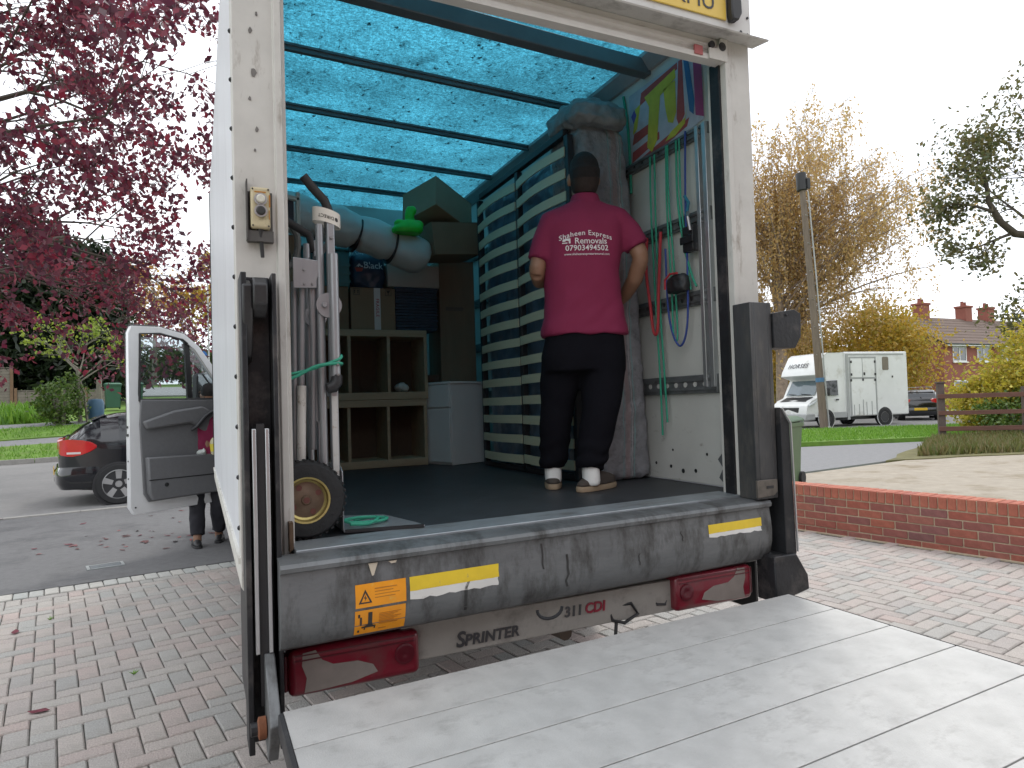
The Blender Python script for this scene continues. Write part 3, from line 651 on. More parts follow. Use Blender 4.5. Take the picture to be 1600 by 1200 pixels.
# tow eye, cables, chassis, exhaust, wheels below
build('lifting_loop', MB().tube([(-.127+.05*math.cos(a), -.215+.0*a, .668+.035*math.sin(a)) for a in np.linspace(math.pi, 2*math.pi, 10)], .006, 8), M_black, van, smooth=True)
build('hanging_cable', MB().tube([(.22, -.03, .60), (.24, -.05, .52), (.29, -.06, .505), (.36, -.055, .53), (.33, -.05, .575), (.27, -.04, .57), (.26, -.045, .50), (.25, -.05, .44)], .007, 6), M_plast, van, smooth=True)
build('hanging_cable', MB().tube([(.44, -.03, .575), (.46, -.05, .55), (.50, -.05, .545), (.52, -.04, .57), (.48, -.03, .58)], .006, 6), M_plast, van, smooth=True)
for s in (-1, 1):
    build('chassis_rail', MB().box(s*.42-.035, s*.42+.035, .02, 5.9, .52, .66), M_black, van)
    build('cross_bearer', MB().box(-1.05, 1.05, .6+.9*(s > 0), .68+.9*(s > 0), .66, .80), M_black, van)
build('under_tray', MB().box(-1.0, 1.0, .25, 3.9, .66, .70), M_plast, van)
build('axle', MB().tube([(-.85, 1.55, .34), (.85, 1.55, .34)], .06, 12).lathe([(.09, -.12), (.16, -.06), (.16, .06), (.09, .12)], (0, 1.55, .34), 'X', 16), M_black, van, smooth=True)
build('silencer', MB().tube([(.1, 1.0, .42), (.1, .5, .42)], .09, 12).tube([(.1, .5, .42), (.12, .12, .44)], .03, 10), mat('exhaust_steel', (.16, .13, .11), .6, .6, var=.3), van, smooth=True)
def road_wheel(parent, x, y, r, w, s, m_rim, name='wheel', spokes=5, rim=.66):
    t_ = build(name, MB().lathe([(r*rim, -w/2), (r*.93, -w/2), (r, -w*.36), (r, w*.36), (r*.93, w/2), (r*rim, w/2), (r*rim*.9, w*.3), (r*rim*.9, -w*.3)], (x, y, r), 'X', 36, caps=False), M_rubber, parent, smooth=True)
    rm = MB(); ro = r*rim; xo = x+s*w*.42
    rm.lathe([(ro, xo-x), (ro*.93, xo-x+s*.008), (ro*.90, xo-x-s*.02), (ro*.92, xo-x-s*.06)], (x, y, r), 'X', 36, caps=False)
    rm.lathe([(.0, xo-x-s*.0), (ro*.2, xo-x-s*.0), (ro*.24, xo-x-s*.03), (0, xo-x-s*.03)], (x, y, r), 'X', 20)
    for i in range(spokes):
        a = 2*math.pi*i/spokes+.3; d = Vector((0, math.cos(a), math.sin(a))); q = Vector((0, -math.sin(a), math.cos(a)))
        c0 = Vector((xo-s*.015, y, r)) + d*ro*.15; c1 = Vector((xo-s*.005, y, r)) + d*ro*.93
        wA, wB = ro*.13, ro*.2; ex = Vector((s*.022, 0, 0))
        v = [c0-q*wA, c0+q*wA, c1+q*wB, c1-q*wB]; v = v + [p-ex for p in v]
        rm.add(v, [(0, 1, 2, 3), (7, 6, 5, 4), (0, 4, 5, 1), (1, 5, 6, 2), (2, 6, 7, 3), (3, 7, 4, 0)])
    build('rim', rm, m_rim, t_, smooth=True)
    build('brake_disc', MB().lathe([(ro*.7, xo-x-s*.07), (ro*.7, xo-x-s*.085)], (x, y, r), 'X', 24), M_iron, t_)
    return t_
M_steelrim = mat('steel_rim', (.42, .42, .41), .5, .3, var=.2)
for s in (-1, 1):
    road_wheel(van, s*.90, 1.55, .34, .20, s, M_steelrim, spokes=8)
    road_wheel(van, s*.86, 5.35, .34, .22, s, M_steelrim, spokes=8)
    build('mudguard', MB().prism([(.22, .40), (.24, .40), (.26, .80), (.20, .80)], s*1.10-.12*(s > 0), s*1.10+.12*(s < 0), 'YZ').box(s*1.105-.006, s*1.105+.006, .05, .42, .40, .80), M_plast, van)
# tail-lift platform: planks with a dark seam, ribs rolled into each plank
pf = build('tail_lift_platform', skew(MB().box(-1.035, 1.035, -2.02, -.30, .488, .518), .053, .022), mat('platform_frame', (.30, .31, .32), .5, .6, var=.2), van)
plank = MB(); pw = .236
pr = [(.0, -.004), (.0, .0165), (.001, .0172), (pw-.0060, .0172), (pw-.0050, .0165), (pw-.0050, -.004)]
plank.prism([(-a, b) for a, b in pr], -1.04, 1.04, 'YZ'); skew(plank, .053, .022)
pme = plank.mesh('plank'); fixn(pme); pme.materials.append(M_plank)
for i in range(7):
    o = bpy.data.objects.new('plank', pme); COL.objects.link(o); o.parent = pf; o.location = (0, -.275-i*pw, .5256)
for s in (-1, 1):
    build('edge_trim', MB().prism([(s*1.041, .485), (s*1.055, .485), (s*1.055, .540), (s*1.041, .545)], -2.02, -.28, 'XZ').xf(T(0, s*.055+.022, 0)), M_black, pf, bevel=.002)
build('hinge_tube', MB().tube([(-1.03, -.297, .50), (1.03, -.188, .50)], .022, 12), M_black, pf, smooth=True)
# rails on the right-hand wall
M_rail = mat('tie_rail_steel', (.20, .21, .215), .5, .6, var=.25, vscale=15, dirt=((.08, .075, .07), .5, .75, 12))
for z, h in ((2.755, .045), (2.33, .052), (1.925, .055), (1.49, .07)):
    r_ = build('tie_rail', MB().box(BI-.022, BI-.001, .215, 3.6, z-h, z+h*.35), M_rail, van, bevel=.003)
    build('rail_ridge', MB().box(BI-.030, BI-.0225, .22, 3.6, z-h*.75, z-h*.55).box(BI-.030, BI-.0225, .22, 3.6, z-h*.1, z+h*.1), M_rail, r_)
    for k in range(14): build('rail_hole', MB().lathe([(h*.2, -.0245), (h*.2, -.0222)], (BI, .30+k*.075, z-h*.33), 'X', 10), M_lining if z < 1.6 else M_black, r_)
for y, wd_ in ((.232, .030), (.285, .026)):
    build('upright_rail', MB().box(BI-.034, BI-.0005, y-wd_/2, y+wd_/2, 1.45, 2.77), M_alu, van, bevel=.003)
# cab ahead of the box
M_cab = mat('cab_paint', (.70, .71, .72), .25, var=.04, coat=.5)
cabp = [(BL+.03, .45), (BL+.03, 2.30), (BL+.5, 2.36), (BL+1.0, 2.30), (BL+1.95, 1.55), (BL+2.55, 1.25), (BL+2.72, 1.0), (BL+2.75, .45)]
rg = []
for x, ins in ((-.97, .06), (-.93, .0), (0, -.02), (.93, .0), (.97, .06)):
    rg.append([(x, y, z-(ins if z > 1 else 0)) for y, z in cabp])
cab = build('cab', MB().loft(rg), M_cab, van, bevel=.03)
build('windscreen', MB().add([(-.82, BL+1.12, 2.205), (.82, BL+1.12, 2.205), (.90, BL+1.92, 1.60), (-.90, BL+1.92, 1.60)], [(0, 1, 2, 3)]), mat('dark_glass', (.02, .025, .028), .06, coat=.6), cab)
build('door_opening', MB().prism([(BL+.35, .62), (BL+.35, 2.15), (BL+.95, 2.15), (BL+1.45, 1.70), (BL+1.45, .62)], -.978, -.972, 'YZ'), M_plast, cab)
build('luton_peak', MB().prism([(BL+.002, 2.42), (BL+.002, ROOF), (BL+.75, ROOF-.03), (BL+.9, 3.1), (BL+.8, 2.5)], -1.10, 1.10, 'YZ'), M_white, van, bevel=.04, seg=3)
build('front_bumper', MB().box(-.98, .98, BL+2.6, BL+2.85, .35, .62), M_plast, cab, bevel=.04)
# open driver door, built flat (u from the hinge to the latch edge), then swung out
door_m = T(-.985, 5.62, 0) @ RZ(R_(180+27.5))
def D(mb): return mb.xf(door_m)
O_ = [(.00, .66), (.03, .50), (.12, .45), (.96, .43), (1.0, .50), (1.0, 2.20), (.97, 2.27), (.70, 2.275), (.45, 2.22), (.30, 2.10), (.00, 1.70)]
I_ = [(.10, 1.50), (.11, 1.50), (.14, 1.50), (.60, 1.50), (.90, 1.50), (.915, 1.60), (.895, 2.20), (.70, 2.215), (.47, 2.165), (.34, 2.06), (.08, 1.68)]
door = build('cab_door', D(MB().frame(O_, I_, -.03, .045)), M_cab, van, bevel=.008)
door['label'] = 'open white driver door with grey inner trim'
build('door_panel', D(MB().prism([(.02, .52), (.12, .46), (.95, .445), (.98, .52), (.98, 1.52), (.02, 1.52)], -.02, .03)), M_cab, door)
tp = build('inner_trim', D(MB().prism([(.06, .60), (.14, .555), (.84, .54), (.885, .62), (.915, 1.30), (.90, 1.545), (.06, 1.535)], .046, .066)), M_gtrim, door, bevel=.012)
build('armrest', D(MB().prism([(.10, 1.36), (.10, 1.22), (.28, 1.20), (.42, 1.30), (.86, 1.25), (.90, 1.33), (.60, 1.43), (.30, 1.47)], .067, .115)), M_gtrim, tp, bevel=.02)
build('pull_handle', D(MB().tube([(.14, .12, 1.40), (.20, .14, 1.42), (.30, .15, 1.36), (.38, .13, 1.26), (.42, .09, 1.22)], [.012, .02, .022, .02, .012], 10)), mat('handle_dark', (.035, .036, .04), .5), tp, smooth=True)
pk = build('door_pocket', D(MB().prism([(.08, .60), (.15, .565), (.82, .555), (.86, .63), (.875, .98), (.08, .965)], .067, .145)), M_gtrim, tp, bevel=.014)
build('pocket_seam', D(MB().box(.09, .868, .1452, .1475, .752, .762)), M_plast, pk)
for x, z in ((.70, .70), (.18, .71)): build('pocket_stud', D(MB().lathe([(.021, .145), (.019, .150)], (x, 0, z), 'Y', 14)), M_plast, pk)
build('divider_bar', D(MB().beam((.385, .005, 1.50), (.415, .005, 2.14), .05, .035, (0, 1, 0))), M_plast, door)
sealpts = [(.905, 1.53), (.892, 2.195), (.70, 2.208), (.47, 2.158), (.42, 2.12)]
build('window_seal', D(MB().tube([(a, .047, b) for a, b in sealpts], .011, 6).tube([(.905, .047, 1.53), (.895, .047, 1.545), (.06, .047, 1.545)], .012, 6)), M_plast, door)
build('door_seal', D(MB().tube([(.985, -.02, .5), (.992, -.02, 2.20), (.96, -.02, 2.28), (.70, -.02, 2.285), (.44, -.02, 2.23), (.28, -.02, 2.10), (-.01, -.02, 1.70)], .014, 6)), M_plast, door)
build('window_pane', D(MB().box(.40, .90, .004, .008, 1.50, 2.17)), M_glass, door)
build('quarter_pane', D(MB().prism([(.08, 1.51), (.375, 1.51), (.385, 2.06), (.34, 2.05), (.08, 1.68)], .004, .008)), M_glass, door)
build('latch', D(MB().box(1.0, 1.008, -.01, .025, 1.19, 1.215).lathe([(.012, 0), (.012, .006)], (1.0, .008, 1.28), 'X', 10)), M_black, door)
build('edge_bolt', D(MB().lathe([(.008, 0), (.008, .005)], (1.0, .01, .78), 'X', 8).lathe([(.008, 0), (.008, .005)], (1.0, .01, .95), 'X', 8).lathe([(.008, .045), (.008, .05)], (.955, 0, .50), 'Y', 8)), M_black, door)
mr_ = build('door_mirror', D(MB().prism([(.02, 1.52), (.21, 1.52), (.22, 1.60), (.215, 1.80), (.18, 1.835), (.04, 1.835), (.02, 1.80)], -.28, -.17)), M_plast, door, bevel=.02)
build('mirror_glass', D(MB().box(.04, .20, -.169, -.165, 1.62, 1.815)), mat('mirror', (.85, .87, .88), .04, 1., var=.02), mr_)
build('mirror_arm', D(MB().box(.04, .10, -.17, -.03, 1.53, 1.60)), M_plast, mr_, bevel=.01)

# ================================================================== LOAD INSIDE THE VAN
FZ = .953
M_card = mat('cardboard', (.25, .175, .11), .85, var=.08, vscale=5, bump=.06, bscale=30)
M_card2 = mat('brown_cardboard', (.19, .13, .08), .85, var=.1, vscale=5, bump=.06)
M_tape = mat('packing_tape', (.62, .62, .60), .35, var=.05)
M_pine = mat('pine_wood', (.37, .29, .19), .7, var=.18, vscale=4, stretch=(.4, 6, 6), bump=.1, dirt=((.16, .09, .04), .70, .74, 6))
M_slat = mat('birch_slat', (.50, .50, .36), .5, var=.06, vscale=6, stretch=(4, .3, 4))
M_wcab = mat('white_laminate', (.72, .73, .72), .4, var=.03)
M_bluewrap = mat('blue_plastic_wrap', (.10, .15, .21), .28, var=.5, vscale=7, bump=.5, bscale=14, coat=.2)
M_sack = mat('woven_sack', (.25, .25, .265), .62, var=.16, vscale=10, bump=.7, bscale=24)
M_whitepl = mat('white_plastic_film', (.48, .52, .50), .3, var=.08, vscale=4, bump=.25, bscale=10)

# two stacked pine cubby shelves
def cubby(z0, z1, dx, label):
    t_ = thing('cubby_shelf', label, 'shelf', (-.10+dx, 2.55, z0), 0, 'pine cubby shelves at the back of the load')
    h = z1-z0; w_ = .44; d = .36
    build('bottom_board', MB().box(-w_, w_, 0, d, .0, .055), M_pine, t_, bevel=.003)
    build('top_board', MB().box(-w_, w_, 0, d, h-.05, h), M_pine, t_, bevel=.003)
    for x in (-w_+.012, w_-.012): build('side_board', MB().box(x-.012, x+.012, .004, d, .055, h-.05), M_pine, t_)
    for x in (-.147, .143): build('divider', MB().box(x-.011, x+.011, .006, d, .055, h-.05), M_pine, t_)
    for x in np.linspace(-w_+.07, w_-.07, 6): build('back_board', MB().box(x-.0735, x+.0735, d-.012, d, .055, h-.05), mat('shade_toned_board', (.10, .078, .055), .8, var=.2), t_)  # backs coloured darker than the pine to give the shade inside the cubbies
    return t_
cubby(FZ+.002, 1.452, -.013, 'pine cubby shelf standing on the van floor, lower of two')
up = cubby(1.454, 1.972, .0, 'pine cubby shelf stacked on the other, upper of two')
tag(build('crumpled_bag', fused(ell(ell(MB(), (.16, 2.66, 1.55), (.05, .04, .035)), (.19, 2.65, 1.54), (.035, .03, .03)), 'crumpled_bag', .008, 2, .012, 26), M_whitepl), 'crumpled clear bag lying in the upper cubby shelf', 'bag')

def carton(name, c, size, rot, label, m=M_card, tape=None, cat='box', flap=True):
    t_ = thing(name, label, cat, (c[0], c[1], c[2]-size[2]/2 if rot[0] == rot[1] == 0 else c[2]))
    t_.rotation_euler = rot; zo = size[2]/2 if rot[0] == rot[1] == 0 else 0
    sx, sy, sz = [q/2 for q in size]
    build('body', MB().box(-sx, sx, -sy, sy, -sz+zo, sz-.003+zo), m, t_, bevel=.004)
    if flap:
        build('flap', MB().box(-sx-.001, sx+.001, -sy-.001, -.003, sz-.003+zo, sz+zo), m, t_)
        build('flap', MB().box(-sx-.001, sx+.001, .003, sy+.001, sz-.003+zo, sz+zo), m, t_)
    if tape: build('tape', MB().box(tape[0]-.024, tape[0]+.024, -sy-.0015, -sy, -sz+zo, sz+zo), M_tape, t_)
    return t_
fb = carton('moving_box', (-.047, 2.80, 2.134), (.335, .36, .318), (0, 0, 0), 'brown moving box with fragile tape and printed symbols above the cubbies', M_card, tape=(.03,))
M_print = mat('box_print', (.06, .05, .04), .8); M_red = mat('tape_red', (.45, .05, .07), .6)
fr_ = text_mb('FRAGILE', .034, .0006, .01, space=1.1).xf(T(.03, -.1825, .17) @ RY(R_(90))); build('tape_lettering', fr_, M_red, fb)
sy_ = MB()
for x in (-.125, .115):
    sy_.frame([(x-.024, .262), (x+.024, .262), (x+.024, .31), (x-.024, .31)], [(x-.021, .265), (x+.021, .265), (x+.021, .307), (x-.021, .307)], -.1815, -.1805)
sy_.prism([(.100, .302), (.130, .302), (.120, .283), (.117, .283), (.117, .273), (.124, .270), (.106, .270), (.113, .273), (.113, .283), (.110, .283)], -.1815, -.1805)
for x in (-.137, -.113): sy_.prism([(x-.003, .272), (x+.003, .272), (x+.003, .29), (x+.008, .29), (x, .302), (x-.008, .29), (x-.003, .29)], -.1815, -.1805)
build('handling_symbols', sy_, M_print, fb)
carton('moving_box', (-.40, 2.80, 2.134), (.34, .36, .318), (0, 0, 0), 'plain brown moving box left of the fragile box', M_card2)
# dark woven basket
wk = thing('wicker_basket', 'dark blue woven basket beside the fragile box', 'basket', (.29, 2.79, 1.974))
bs = MB()
for i in range(14):
    z = .006+i*.0225; e = .004*(i % 2); bs.box(-.163-e, .163+e, -.17-e, .17+e, z, z+.019)
build('weave_bands', bs, mat('dark_wicker', (.05, .065, .095), .7, var=.25, vscale=60, bump=.6, bscale=90), wk, bevel=.005)
build('rim', MB().frame([(-.172, -.18), (.172, -.18), (.172, .18), (-.172, .18)], [(-.15, -.158), (.15, -.158), (.15, .158), (-.15, .158)], .318, .336, 'XY'), MATS['dark_wicker'], wk, bevel=.004)
carton('shoe_box', (.275, 2.80, 2.402), (.41, .34, .178), (0, 0, 0), 'low pale box lying on the dark woven basket', mat('pale_card', (.42, .42, .38), .8, var=.06), flap=False)
# teal plastic crate
cr = thing('plastic_crate', 'teal ribbed plastic crate behind the hand truck', 'crate', (-.385, 2.78, 2.296))
M_teal = mat('teal_plastic', (.05, .20, .22), .5, var=.1)
build('body', MB().box(-.17, .17, -.15, .15, 0, .265), M_teal, cr, bevel=.008)
build('rib_bands', MB().box(-.175, .175, -.155, -.151, .03, .05).box(-.175, .175, -.155, -.151, .09, .11).box(-.175, .175, -.155, -.151, .15, .17), M_teal, cr)
build('rim', MB().box(-.182, .182, -.162, .162, .265, .285), M_teal, cr, bevel=.005)
# printed carrier bag
bg_ = thing('carrier_bag', 'dark blue carrier bag printed Black on top of the fragile box', 'bag', (-.07, 2.70, 2.296))
sb_ = rings_mb(MB(), [(0, .04, 0, .12, .10), (0, .04, .05, .135, .115), (0, .03, .16, .135, .11), (0, .03, .24, .125, .09), (.0, .05, .29, .10, .06), (.01, .06, .315, .05, .03)], 24, sup=4)
sme = fused(sb_, 'sack', .010, 3, .010, 12); bo = build('sack', sme, mat('navy_bag', (.022, .045, .085), .35, var=.25, vscale=9, bump=.3, bscale=20), bg_)
bvh = BVHTree.FromPolygons([v.co for v in sme.vertices], [p.vertices for p in sme.polygons])
def press(mb, bvh, off=.002, dirn=(0, 1, 0), start=-2.):
    """lay flat lettering onto a curved surface"""
    out = []
    for x, y, z in mb.v:
        h = bvh.ray_cast(Vector((x, start, z)), Vector(dirn))
        out.append((x, (h[0].y-off+y) if h[0] else y, z))
    mb.v = out; return mb
build('lettering', press(text_mb('Black', .070, .0003, .012, align='LEFT').xf(T(-.045, 0, .165)), bvh), mat('bag_print', (.45, .55, .6), .6), bo)
build('small_print', press(text_mb('Love', .03, .0003, align='LEFT').xf(T(-.09, 0, .262)), bvh), MATS['bag_print'], bo)
build('emblem', press(MB().prism([(-.10, .15), (-.075, .178), (-.045, .155), (-.055, .15), (-.072, .160), (-.078, .15), (-.088, .158)], 0, .0004), bvh), MATS['bag_print'], bo)
build('emblem_base', press(MB().prism([(-.105, .147), (-.045, .147), (-.055, .118), (-.095, .118)], 0, .0004), bvh), mat('bag_red', (.30, .05, .04), .6), bo)
# rolled duvet in clear film
rl_ = MB(); P0, P1 = Vector((-.74, 2.30, 2.74)), Vector((.30, 2.44, 2.50))
for i in range(4):
    a, b = P0.lerp(P1, i/4), P0.lerp(P1, (i+1)/4); sg = Vector((0, 0, .03*math.sin(i)))
    rl_.tube([a.lerp(b, t_) + sg*math.sin(t_*3.14) for t_ in (-.02, .05, .2, .5, .8, .95, 1.02)], [.105, .12, .132, .138, .132, .12, .105], 20)
rd = thing('rolled_duvet', 'long white rolled duvet in plastic lying across the load', 'bedding', (-.2, 2.36, 2.48))
def rel(me, o): me.transform(Matrix.Translation(-o.location)); return me
build('roll', rel(fused(rl_, 'roll', .016, 3, .012, 7), rd), M_whitepl, rd)
for i in (1, 2, 3):
    c_ = P0.lerp(P1, i/4); d_ = (P1-P0).normalized(); build('tie_band', rel(MB().tube([c_-d_*.006, c_+d_*.006], .128, 24).mesh('tie_band'), rd), M_plast, rd)
# leaning clothes rails / white frames at the left
wf = thing('white_frame', 'pale metal frame leaning high on the left wall', 'frame', (-.80, 1.32, 2.28))
build('frame_bars', MB().beam((-.285, 0, .115), (.06, .0, .07), .03, .022).beam((-.285, 0, .29), (.06, 0, .23), .03, .022).beam((.05, 0, .05), (.05, 0, .27), .022, .03).beam((-.15, 0, .05), (-.15, 0, .3), .022, .03), mat('pale_frame', (.45, .50, .46), .5, var=.08), wf, bevel=.004)
build('dark_panel', MB().box(-.13, .03, .012, .02, .11, .23), mat('dark_panel', (.03, .05, .07), .4), wf)
carton('moving_box', (-.81, 2.60, FZ+.002+.41), (.42, .50, .82), (0, 0, 0), 'large brown box on the floor against the left wall', M_card2)
carton('moving_box', (-.80, 2.58, FZ+.824+.40), (.40, .48, .80), (0, 0, 0), 'large brown box stacked against the left wall under the duvet roll', M_card)
# upper cartons
carton('moving_box', (.455, 2.55, 2.885), (.42, .34, .26), (R_(-14), R_(17), R_(28)), 'tilted brown moving box on the very top of the load', M_card)
carton('moving_box', (.495, 2.47, 2.635), (.40, .34, .24), (R_(0), R_(-6), R_(8)), 'brown moving box sagging under the tilted top box', M_card2)
tb = carton('tall_box', (.655, 2.86, FZ+.80), (.30, .30, 1.60), (0, 0, 0), 'tall narrow cardboard box standing behind the white cabinet', mat('tall_card', (.22, .165, .11), .85, var=.1, vscale=4, stretch=(4, 4, .6)))
build('printed_strip', MB().box(-.10, .05, -.1512, -.1502, 1.20, 1.23), mat('faded_print', (.16, .12, .09), .8), tb)
# white bedside cabinet, turned a little
wc = thing('bedside_cabinet', 'white bedside cabinet with one drawer by the slatted bed base', 'cabinet', (.52, 2.55, FZ+.002), R_(21))
build('carcass', MB().box(-.14, .20, -.165, .165, .0, .60), M_wcab, wc, bevel=.003)
build('drawer_front', MB().box(-.155, -.142, -.16, .16, .43, .595), M_wcab, wc, bevel=.003)
build('door_front', MB().box(-.155, -.142, -.16, .16, .02, .418), M_wcab, wc, bevel=.003)
build('top', MB().box(-.152, .21, -.172, .172, .602, .62), M_wcab, wc, bevel=.003)
dkb = thing('drawer_unit', 'low dark wooden unit half hidden behind the white cabinet', 'drawers', (.40, 2.80, FZ+.002))
build('carcass', MB().box(-.04, .08, -.1, .1, 0, .66), mat('dark_wood', (.10, .06, .04), .6, var=.2), dkb, bevel=.003)
build('top', MB().box(-.045, .085, -.105, .1, .66, .685), MATS['dark_wood'], dkb, bevel=.003)
# bright green toy
gt = MB(); rings_mb(gt, [(.12, 2.28, 2.63, .10, .07), (.13, 2.28, 2.66, .115, .08), (.14, 2.28, 2.69, .10, .07), (.14, 2.28, 2.72, .07, .05)], 20)
ell(gt, (.145, 2.27, 2.75), (.035, .03, .085)); ell(gt, (.20, 2.27, 2.70), (.05, .04, .035)); ell(gt, (.07, 2.27, 2.70), (.04, .04, .03)); ell(gt, (.17, 2.27, 2.80), (.03, .025, .035))
tag(build('plastic_toy', fused(gt, 'plastic_toy', .008, 3), mat('bright_green_plastic', (.03, .55, .03), .4, var=.15, vscale=20)), 'bright green moulded plastic toy on the white duvet roll', 'toy')

# slatted bed base on its side, two columns of sprung slats
bed = thing('slatted_bed_base', 'slatted bed base stood upright with two columns of pale slats', 'bed base', (.70, 1.55, FZ+.004))
M_bedrail = mat('bed_rail_black', (.02, .022, .026), .5, var=.2)
sm = []
for (ya, yb) in ((-.645, -.012), (.012, .645)):
    p = MB(); rg = []
    for i in range(9):
        t_ = i/8; y = ya+(yb-ya)*t_; x = -.058-.030*math.sin(math.pi*t_)
        rg.append([(x, y, 0), (x+.009, y, 0), (x+.009, y, .054), (x, y, .054)])
    p.loft(rg); q = p.mesh('slat'); fixn(q); q.materials.append(M_slat); q.shade_smooth(); q.set_sharp_from_angle(angle=R_(40)); sm.append(q)
for r in range(15):
    z = .055+r*.1262
    for q in sm:
        o = bpy.data.objects.new('slat', q); COL.objects.link(o); o.parent = bed; o.location = (rnd.uniform(-.003, .003), 0, z+rnd.uniform(-.004, .004))
for y in (-.655, 0, .655):
    build('side_rail' if y else 'centre_rail', MB().box(-.052, -.015, y-.022, y+.022, 0, 1.94), M_bedrail, bed, bevel=.003)
build('end_rail', MB().box(-.052, -.015, -.63, .63, 1.945, 1.985), M_bedrail, bed, bevel=.003)
build('end_rail', MB().box(-.052, -.015, -.63, .63, -.002, .03), M_bedrail, bed, bevel=.003)
# wrapped mattress behind it
mt = MB(); rings_mb(mt, [(.86, 1.62, FZ+.01, .12, .66), (.86, 1.62, FZ+.06, .13, .69), (.86, 1.62, 2.0, .132, .70), (.86, 1.62, 2.86, .13, .69), (.86, 1.62, 2.93, .10, .65)], 40, sup=8)
tag(build('wrapped_mattress', fused(mt, 'wrapped_mattress', .022, 2, .018, 6), M_bluewrap), 'mattress in dark blue plastic wrap behind the bed slats', 'mattress')
# tall woven sack around a second mattress, leaning, striped
def sack_mat():
    m = mat('striped_sack', (.235, .235, .25), .6, var=.2, vscale=10, bump=1., bscale=34, dirt=((.12, .12, .135), .50, .70, 14))
    t_ = m.node_tree; n = t_.nodes; l = t_.links; b = n['Principled BSDF']; src = b.inputs['Base Color'].links[0].from_socket
    c = n.new('ShaderNodeTexCoord'); sp = n.new('ShaderNodeSeparateXYZ'); l.new(c.outputs['Object'], sp.inputs[0])
    nw = n.new('ShaderNodeTexNoise'); nw.inputs['Scale'].default_value = 3; l.new(c.outputs['Object'], nw.inputs['Vector'])
    wob = n.new('ShaderNodeMath'); wob.operation = 'MULTIPLY_ADD'; l.new(nw.outputs['Fac'], wob.inputs[0]); wob.inputs[1].default_value = .07; l.new(sp.outputs['X'], wob.inputs[2])
    r = n.new('ShaderNodeValToRGB'); r.color_ramp.interpolation = 'CONSTANT'; e = r.color_ramp.elements
    cols = [(0, (0, 0, 0)), (.52, (.18, .28, .285)), (.535, (0, 0, 0)), (.555, (.25, .20, .205)), (.61, (0, 0, 0)), (.63, (.36, .35, .35)), (.638, (0, 0, 0)), (.655, (.19, .29, .29)), (.67, (0, 0, 0))]
    while len(e) < len(cols): e.new(.99)
    for i, (p, cc) in enumerate(cols): e[i].position = p; e[i].color = (*cc, 1)
    mr2 = n.new('ShaderNodeMapRange'); mr2.inputs[1].default_value = -.28; mr2.inputs[2].default_value = .28; l.new(wob.outputs[0], mr2.inputs[0]); l.new(mr2.outputs[0], r.inputs['Fac'])
    gt_ = n.new('ShaderNodeVectorMath'); gt_.operation = 'LENGTH'; l.new(r.outputs['Color'], gt_.inputs[0])
    st = n.new('ShaderNodeMath'); st.operation = 'GREATER_THAN'; st.inputs[1].default_value = .01; l.new(gt_.outputs['Value'], st.inputs[0])
    mi = n.new('ShaderNodeMixRGB'); l.new(st.outputs[0], mi.inputs['Fac']); l.new(src, mi.inputs['Color1']); l.new(r.outputs['Color'], mi.inputs['Color2']); l.new(mi.outputs[0], b.inputs['Base Color'])
    return m
sk_ = thing('mattress_sack', 'tall grey woven sack with faded stripes leaning by the right wall', 'sack', (.90, .98, FZ+.003))
sb2 = rings_mb(MB(), [(.01, 0, .0, .14, .19), (.01, 0, .02, .165, .215), (.005, .0, .3, .168, .215), (-.005, .01, .8, .165, .21), (-.02, .01, 1.3, .162, .205), (-.04, .02, 1.75, .155, .20), (-.055, .02, 1.95, .15, .19), (-.06, .03, 2.02, .12, .15)], 40, sup=7)
build('bag', fused(sb2, 'bag', .012, 1, .010, 17, (1, 1, .7)), sack_mat(), sk_)
tf = rings_mb(MB(), [(-.075, -.03, 1.98, .15, .18), (-.085, -.04, 2.01, .18, .205), (-.085, -.03, 2.08, .175, .20), (-.08, -.01, 2.13, .145, .17)], 30, sup=5)
build('folded_top', fused(tf, 'folded_top', .012, 1, .016, 16), mat('sack_top', (.20, .215, .225), .5, var=.3, vscale=9, bump=.8, bscale=18), sk_)
build('tie_cord', MB().tube([(.155, -.10, .99), (.02, -.215, 1.0), (-.14, -.2, 1.01)], .005, 6), M_plast, sk_)

# ------------------------------------------------------------------ folding aluminium hand truck, strapped to the left wall
ht = thing('hand_truck', 'folding aluminium hand truck with pneumatic wheel standing just inside the door', 'hand truck', (-.86, .17, FZ+.002))
M_tub = mat('truck_aluminium', (.36, .37, .385), .4, .6, var=.08, vscale=10, stretch=(4, 4, .5))
h0 = -FZ-.002
def hx(x): return x+.86
for y in (-.05, .26):
    f_ = build('side_rail', MB().box(.045, .072, y-.017, y+.017, .10, 1.125), M_tub, ht, bevel=.004)
    build('inner_tube', MB().tube([(.02, y, .20), (.02, y, 1.11)], .014, 12), M_tub, ht, smooth=True)
    build('brace_disc', MB().lathe([(.045, -.005), (.045, .005)], (.045, y-.022, .815), 'Y', 20).lathe([(.01, -.01), (.008, -.016)], (.028, y-.022, .815), 'Y', 10), M_tub, ht, smooth=True)
    build('swing_leg', MB().tube([(.062, y-.03, 1.0), (.062, y-.03, .56)], .017, 12), M_tub, ht, smooth=True)
    build('leg_foot', MB().tube([(.066, y-.03, .565), (.064, y-.03, .54), (.05, y-.032, .522), (.03, y-.034, .516)], [.019, .022, .023, .018], 12), M_plast, ht, smooth=True)
    build('rail_rivet', MB().lathe([(.006, -.002), (.004, -.006)], (.066, y-.047, .60), 'Y', 8).lathe([(.006, -.002), (.004, -.006)], (.066, y-.047, .565), 'Y', 8).lathe([(.006, -.002), (.004, -.006)], (.058, y-.019, 1.06), 'Y', 8), M_bolt, ht)
